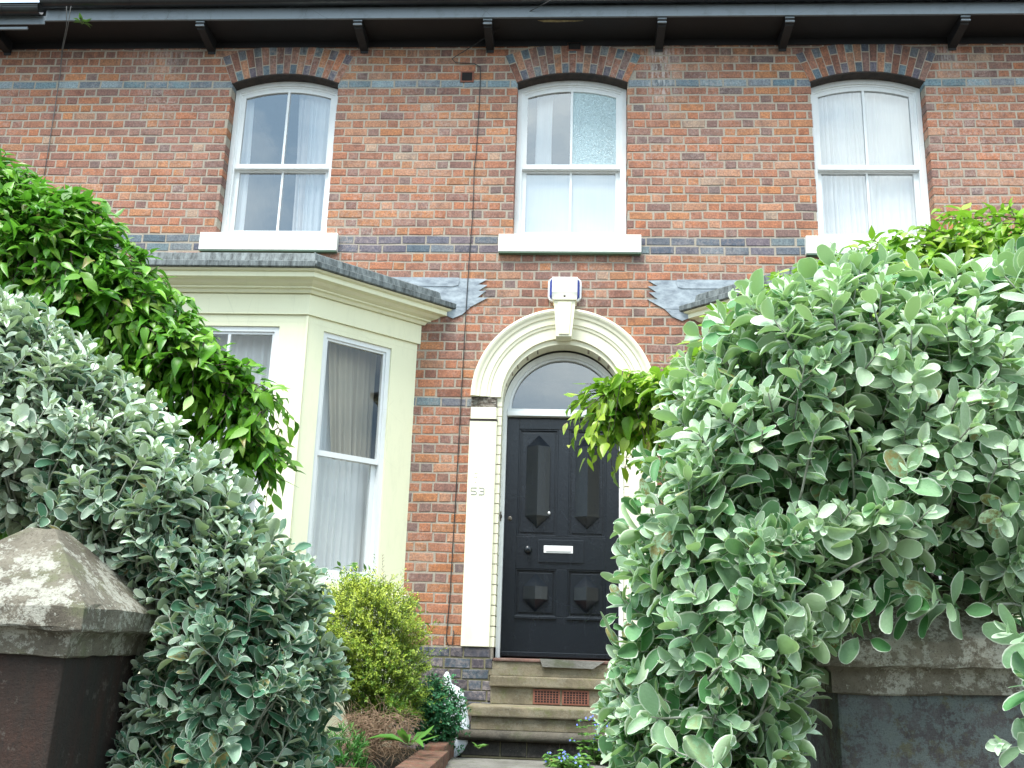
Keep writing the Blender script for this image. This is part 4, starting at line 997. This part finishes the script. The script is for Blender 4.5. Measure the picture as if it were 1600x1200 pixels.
# ------------------------------------------------------------------ small plants of the beds
def tuft_shrub(name, polypx, Y, n, thick, Rr, T, size, mat, label, per, spread, twig, upb=.5, youthf=None, cat='shrub', stemmat=M_stemg, droop=0):
    poly = poly_world(polypx, Y); base = ((poly[:, 0].min()+poly[:, 0].max())/2, Y, -.83)
    o = empty(name, base, label, cat); P, D, e = surface_shoots(poly, Y, n, thick, Rr, thick*.8, up=upb, front=.8, back=.15)
    P = P+D*(rng.exponential(.034, (n, 1)))*np.minimum(1, Rr*8)+np.stack([.03*np.sin(P[:, 2]*31+P[:, 0]*17), .04*np.sin(P[:, 0]*26+P[:, 2]*22), .02*np.sin(P[:, 0]*37)], 1)*min(1, Rr*5)
    lp = []; ld = []; ln = []; ls = []; yo = []; st = MB(); zlo, zhi = poly[:, 1].min(), poly[:, 1].max()
    for i in range(n):
        p = Vector(P[i]); d = Vector(D[i]); side = d.orthogonal().normalized(); q = side.cross(d)
        if i % 4 == 0: st.tube([p, p-d*twig*1.5], .0012, 3, r1=.002)
        y_ = float(np.clip(rng.normal(youthf(p, (p.z-zlo)/(zhi-zlo)), .2), 0, 1))
        for k in range(per):
            f = k/per; az = rng.uniform(0, 6.28); r_ = side*math.cos(az)+q*math.sin(az)
            dd = d*rng.uniform(.3, 1)+r_*spread+Vector((0, 0, -droop)); lp.append(p-d*twig*f+r_*.004); ld.append(dd); ln.append(d-r_*.5+Vector((0, -.3, .5))+Vector(rng.normal(0, .3, 3)))
            ls.append(size*rng.uniform(.6, 1.25)); yo.append(np.clip(y_*(1.1-.6*f), 0, 1))
    leaves_mesh('foliage', T, np.array([list(v) for v in lp]), np.array([list(v) for v in ld]), np.array([list(v) for v in ln]), np.array(ls), np.array(yo), mat, o)
    b0 = Vector(base)
    for k in range(max(6, n//40)):
        i = int(rng.integers(0, n)); st.tube([b0+Vector(rng.normal(0, .03, 3)), b0.lerp(Vector(P[i]), .5)+Vector((0, .02, .05)), Vector(P[i])], .006, 4, r1=.002)
    st.build('stems', stemmat, o); return o
tuft_shrub('golden_shrub', [(510, 930), (545, 905), (590, 905), (640, 935), (662, 985), (662, 1050), (660, 1110), (640, 1130), (560, 1105), (510, 1070), (500, 1000)], -1.25, 5600, .34, .25, T_small, .0165, L_gold, 'bushy golden yellow shrub with tiny leaves below the bay window', 11, .8, .075, .35, lambda p, h: .15+.8*h)
tuft_shrub('dark_green_bush', [(652, 1080), (690, 1062), (712, 1080), (720, 1110), (715, 1145), (690, 1160), (655, 1150), (645, 1110)], -1.0, 900, .17, .14, T_small, .026, L_dark, 'small dark green lobed leaf bush in front of the white sack', 8, 1.0, .05, .3, lambda p, h: .2+.6*h)
tuft_shrub('feathery_plant', [(490, 1150), (530, 1135), (562, 1155), (575, 1190), (570, 1240), (490, 1240)], -2.2, 260, .12, .10, T_need, .045, L_feather, 'soft feathery bright green plant at the foot of the dead shrub', 12, .5, .05, .8, lambda p, h: .3+.5*h, cat='plant')
# vine with broad leaves climbing at the bay's foot
tuft_shrub('leafy_vine', [(515, 905), (560, 880), (610, 915), (655, 945), (668, 975), (640, 985), (600, 950), (540, 930)], -.98, 60, .06, .06, T_green, .07, L_fresh, 'straggling light green vine at the foot of the bay window', 2, .8, .05, .5, lambda p, h: .6, cat='vine')
# dead shrub
o = empty('dead_shrub', at(590, 1165, -1.75), 'dead brown tangle of dry twigs below the golden shrub', 'shrub'); m = MB(); b0 = at(588, 1172, -1.62)
for k in range(900):
    a = b0+Vector((rng.uniform(-.22, .22), rng.uniform(-.12, .12), rng.uniform(-.04, .24))); pts = [a]; d = Vector((rng.normal(0, .8), rng.normal(-.3, .5), rng.uniform(-.1, .9))).normalized()
    for j in range(5): d = (d+Vector(rng.normal(0, .35, 3))+Vector((0, 0, -.16))).normalized(); pts.append(pts[-1]+d*rng.uniform(.02, .045))
    m.tube(pts, rng.uniform(.0012, .003), 3, r1=.0008)
m.build('twigs', M_dead, o)
# tall dry stalks in the golden shrub
o = empty('dry_stalk', at(596, 960, -1.3), 'thin dry brown seed stalks rising from the golden shrub', 'stalk'); m = MB()
for (x0_, y0_, x1_, y1_) in ((600, 960, 597, 865), (585, 960, 583, 905), (648, 960, 628, 915), (655, 1010, 664, 965)):
    a, b = at(x0_, y0_, -1.2), at(x1_, y1_, -1.15); m.tube([a, a.lerp(b, .5)+Vector((.006, 0, 0)), b], .0018, 4, r1=.001)
    for k in range(14): p = a.lerp(b, .35+.65*k/14); m.tube([p, p+Vector((rng.uniform(-.02, .02), -.004, .016))], .0022, 3, r1=.001)
m.build('stems', M_dead, o)
def rosette(name, c, n, L, T, mat, label, cat='plant', up=.6, youth=.4, stem=.05):
    o = empty(name, c, label, cat); P = []; D = []; N = []; S = []; st = MB(); c = Vector(c)
    for k in range(n):
        az = 6.283*k/n+rng.uniform(-.4, .4); r_ = Vector((math.cos(az), math.sin(az), 0)); d = r_+Vector((0, 0, up*rng.uniform(.5, 1.4))); b = c+d.normalized()*stem
        st.tube([c, b], .003, 4); P.append(list(b)); D.append(list(d)); N.append([-r_.x*.5, -r_.y*.5-.2, 1]); S.append(L*rng.uniform(.7, 1.15))
    leaves_mesh('foliage', T, np.array(P), np.array(D), np.array(N), np.array(S), np.full(n, youth), mat, o); st.build('stems', M_stemg, o); return o
rosette('dock_plant', at(640, 1165, -1.9), 9, .21, T_long, L_fresh, 'broad leaved green plant on the brick edging below the golden shrub', up=.5, youth=.2)
rosette('weed', at(748, 1166, -.86)-Vector((0, 0, .02)), 8, .06, T_green, L_fresh, 'tiny green weed growing at the foot of the lowest step', up=.8, youth=.5, stem=.015)
rosette('fern', at(128, 36, -.42), 11, .085, T_green, L_fresh, 'small green fern sprouting from the gutter joint at the top left', 'fern', up=.5, youth=.8, stem=.02)
# blue flowered plant beside the steps
def flower_plant(name, c, n, H, label, lean):
    o = empty(name, c, label, 'flower'); st = MB(); fl = MB(); P = []; D = []; N = []; S = []; Yt = []; c = Vector(c)
    for k in range(n):
        az = rng.uniform(0, 6.28); h = H*rng.uniform(.45, 1.05); b = c+Vector((rng.normal(0, .07), rng.normal(0, .06), 0)); pts = [b]; d = Vector((math.cos(az)*.35+lean, math.sin(az)*.25-.15, 1)).normalized()
        for j in range(6):
            pts.append(pts[-1]+d*h/6); d = (d+Vector(rng.normal(0, .12, 3))+Vector((lean*.15, 0, -.06))).normalized()
            for q in range(3):
                a2 = rng.uniform(0, 6.28); P.append(list(pts[-1])); D.append([math.cos(a2), math.sin(a2), .35]); N.append([0, -.3, 1]); S.append(rng.uniform(.035, .085)*(1.15-j*.1)); Yt.append(rng.uniform(.2, .8))
        st.tube(pts, .003, 4, r1=.0012); tp = pts[-1]
        for q in range(int(rng.integers(1, 4))):
            cc = tp+Vector(rng.normal(0, .016, 3)); nrm = Vector(rng.normal(0, .5, 3))+Vector((0, -1, .4)); nrm.normalize(); a_ = nrm.orthogonal().normalized(); b2 = nrm.cross(a_)
            for w in range(5):
                t = 6.283*w/5; dd = a_*math.cos(t)+b2*math.sin(t); ee = nrm.cross(dd); fl.add([cc, cc+dd*.005+ee*.004, cc+dd*.010, cc+dd*.005-ee*.004], [(0, 1, 2, 3)])
    leaves_mesh('foliage', T_green, np.array(P), np.array(D), np.array(N), np.array(S), np.array(Yt), L_fresh, o); st.build('stems', M_stemg, o); fl.build('blossom', M_flower, o)
flower_plant('blue_flowers', (1.34, -1.05, -.83), 26, .34, 'leafy plant with tiny blue flowers at the right end of the steps', -.12)
flower_plant('blue_flowers', (1.10, -1.35, -.84), 16, .13, 'low clump of tiny blue flowers on the path edge in front of the steps', -.1)

# ------------------------------------------------------------------ white sack
def blob(m, rings, n=28, wr=.006, mi=0, ph=0):
    vs = []
    for cx, cy_, z, rx, ry in rings:
        for k in range(n):
            t = 2*math.pi*k/n; w = 1+wr*12*(math.sin(5*t+z*40+ph)+.6*math.sin(9*t-z*55)+.4*math.sin(14*t+z*90))*.5
            vs.append((cx+rx*w*math.cos(t), cy_+ry*w*math.sin(t), z+.004*math.sin(7*t)))
    K = len(rings); m.add(vs, [(i*n+k, i*n+(k+1) % n, (i+1)*n+(k+1) % n, (i+1)*n+k) for i in range(K-1) for k in range(n)]+[list(range(n))[::-1], list(range((K-1)*n, K*n))], mi, None, True)
m = MB(); sx, sy_, sz = .125, -.62, -.84; rg = []
for z, rx, ry, ox in [(0, .10, .09, .0), (.015, .13, .11, 0), (.09, .150, .125, .005), (.17, .148, .12, .004), (.25, .138, .115, 0), (.33, .122, .105, -.006), (.41, .114, .095, -.006), (.47, .098, .085, -.014), (.51, .072, .06, -.026), (.53, .045, .04, -.036), (.542, .030, .026, -.042), (.556, .032, .026, -.044), (.585, .034, .022, -.044), (.61, .022, .016, -.048), (.635, .008, .006, -.052)]:
    rg.append((sx+ox, sy_, sz+z, rx, ry))
n = 40; vs = []
for cx, cy_, z, rx, ry in rg:
    for k in range(n):
        t = 2*math.pi*k/n; h = (z-sz)/.64
        w = 1+.045*math.sin(4*t+z*23)+.035*math.sin(9*t-z*38+2*math.sin(z*19))+.05*h*math.sin(13*t+z*8)+random.uniform(-.012, .012)
        vs.append((cx+rx*w*math.cos(t)+.010*math.sin(z*31), cy_+ry*w*math.sin(t), z+.014*math.sin(3*t+z*20)*(1-h)+.006*math.sin(8*t)))
K = len(rg); m.add(vs, [(i*n+k, i*n+(k+1) % n, (i+1)*n+(k+1) % n, (i+1)*n+k) for i in range(K-1) for k in range(n)]+[list(range(n))[::-1], list(range((K-1)*n, K*n))], 0, None, True)
tag(m.build('white_sack', M_sack), 'full white plastic sack with a twisted top standing beside the steps', 'sack')

# ------------------------------------------------------------------ terrace across the street, behind the camera (seen only in reflections)
for k, xx in enumerate((-11.5, 1.0, 13.5)):
    o = empty('terraced_house', (xx, -27, -1.5), ['red brick house across the street at the left end of its row', 'red brick house across the street in the middle of its row', 'red brick house across the street at the right end of its row'][k], 'house', 'houses across the street')
    m = MB(); m.box(xx-6.2, xx+6.2, -33, -26.5, -1.5, 4.6); m.build('wall', M_terra, o)
    m = MB(); m.prism([(-26.1, 4.62), (-33.4, 4.62), (-29.75, 7.0)], xx-6.24, xx+6.24, 'x'); m.build('roof', M_slate, o)
    m = MB(); m.box(xx-5.6, xx-4.6, -30.2, -29.2, 6.2, 8.1, bev=.05); m.build('chimney', M_terra, o)
    for zz in (-.4, 2.4):
        for dx in (-3.6, 0, 3.6):
            m = MB(); m.box(xx+dx-.6, xx+dx+.6, -26.52, -26.44, zz, zz+1.7, bev=.02); m.box(xx+dx-.5, xx+dx+.5, -26.45, -26.42, zz+.1, zz+1.6, mi=1); m.build('window', [M_white, M_hole], o)
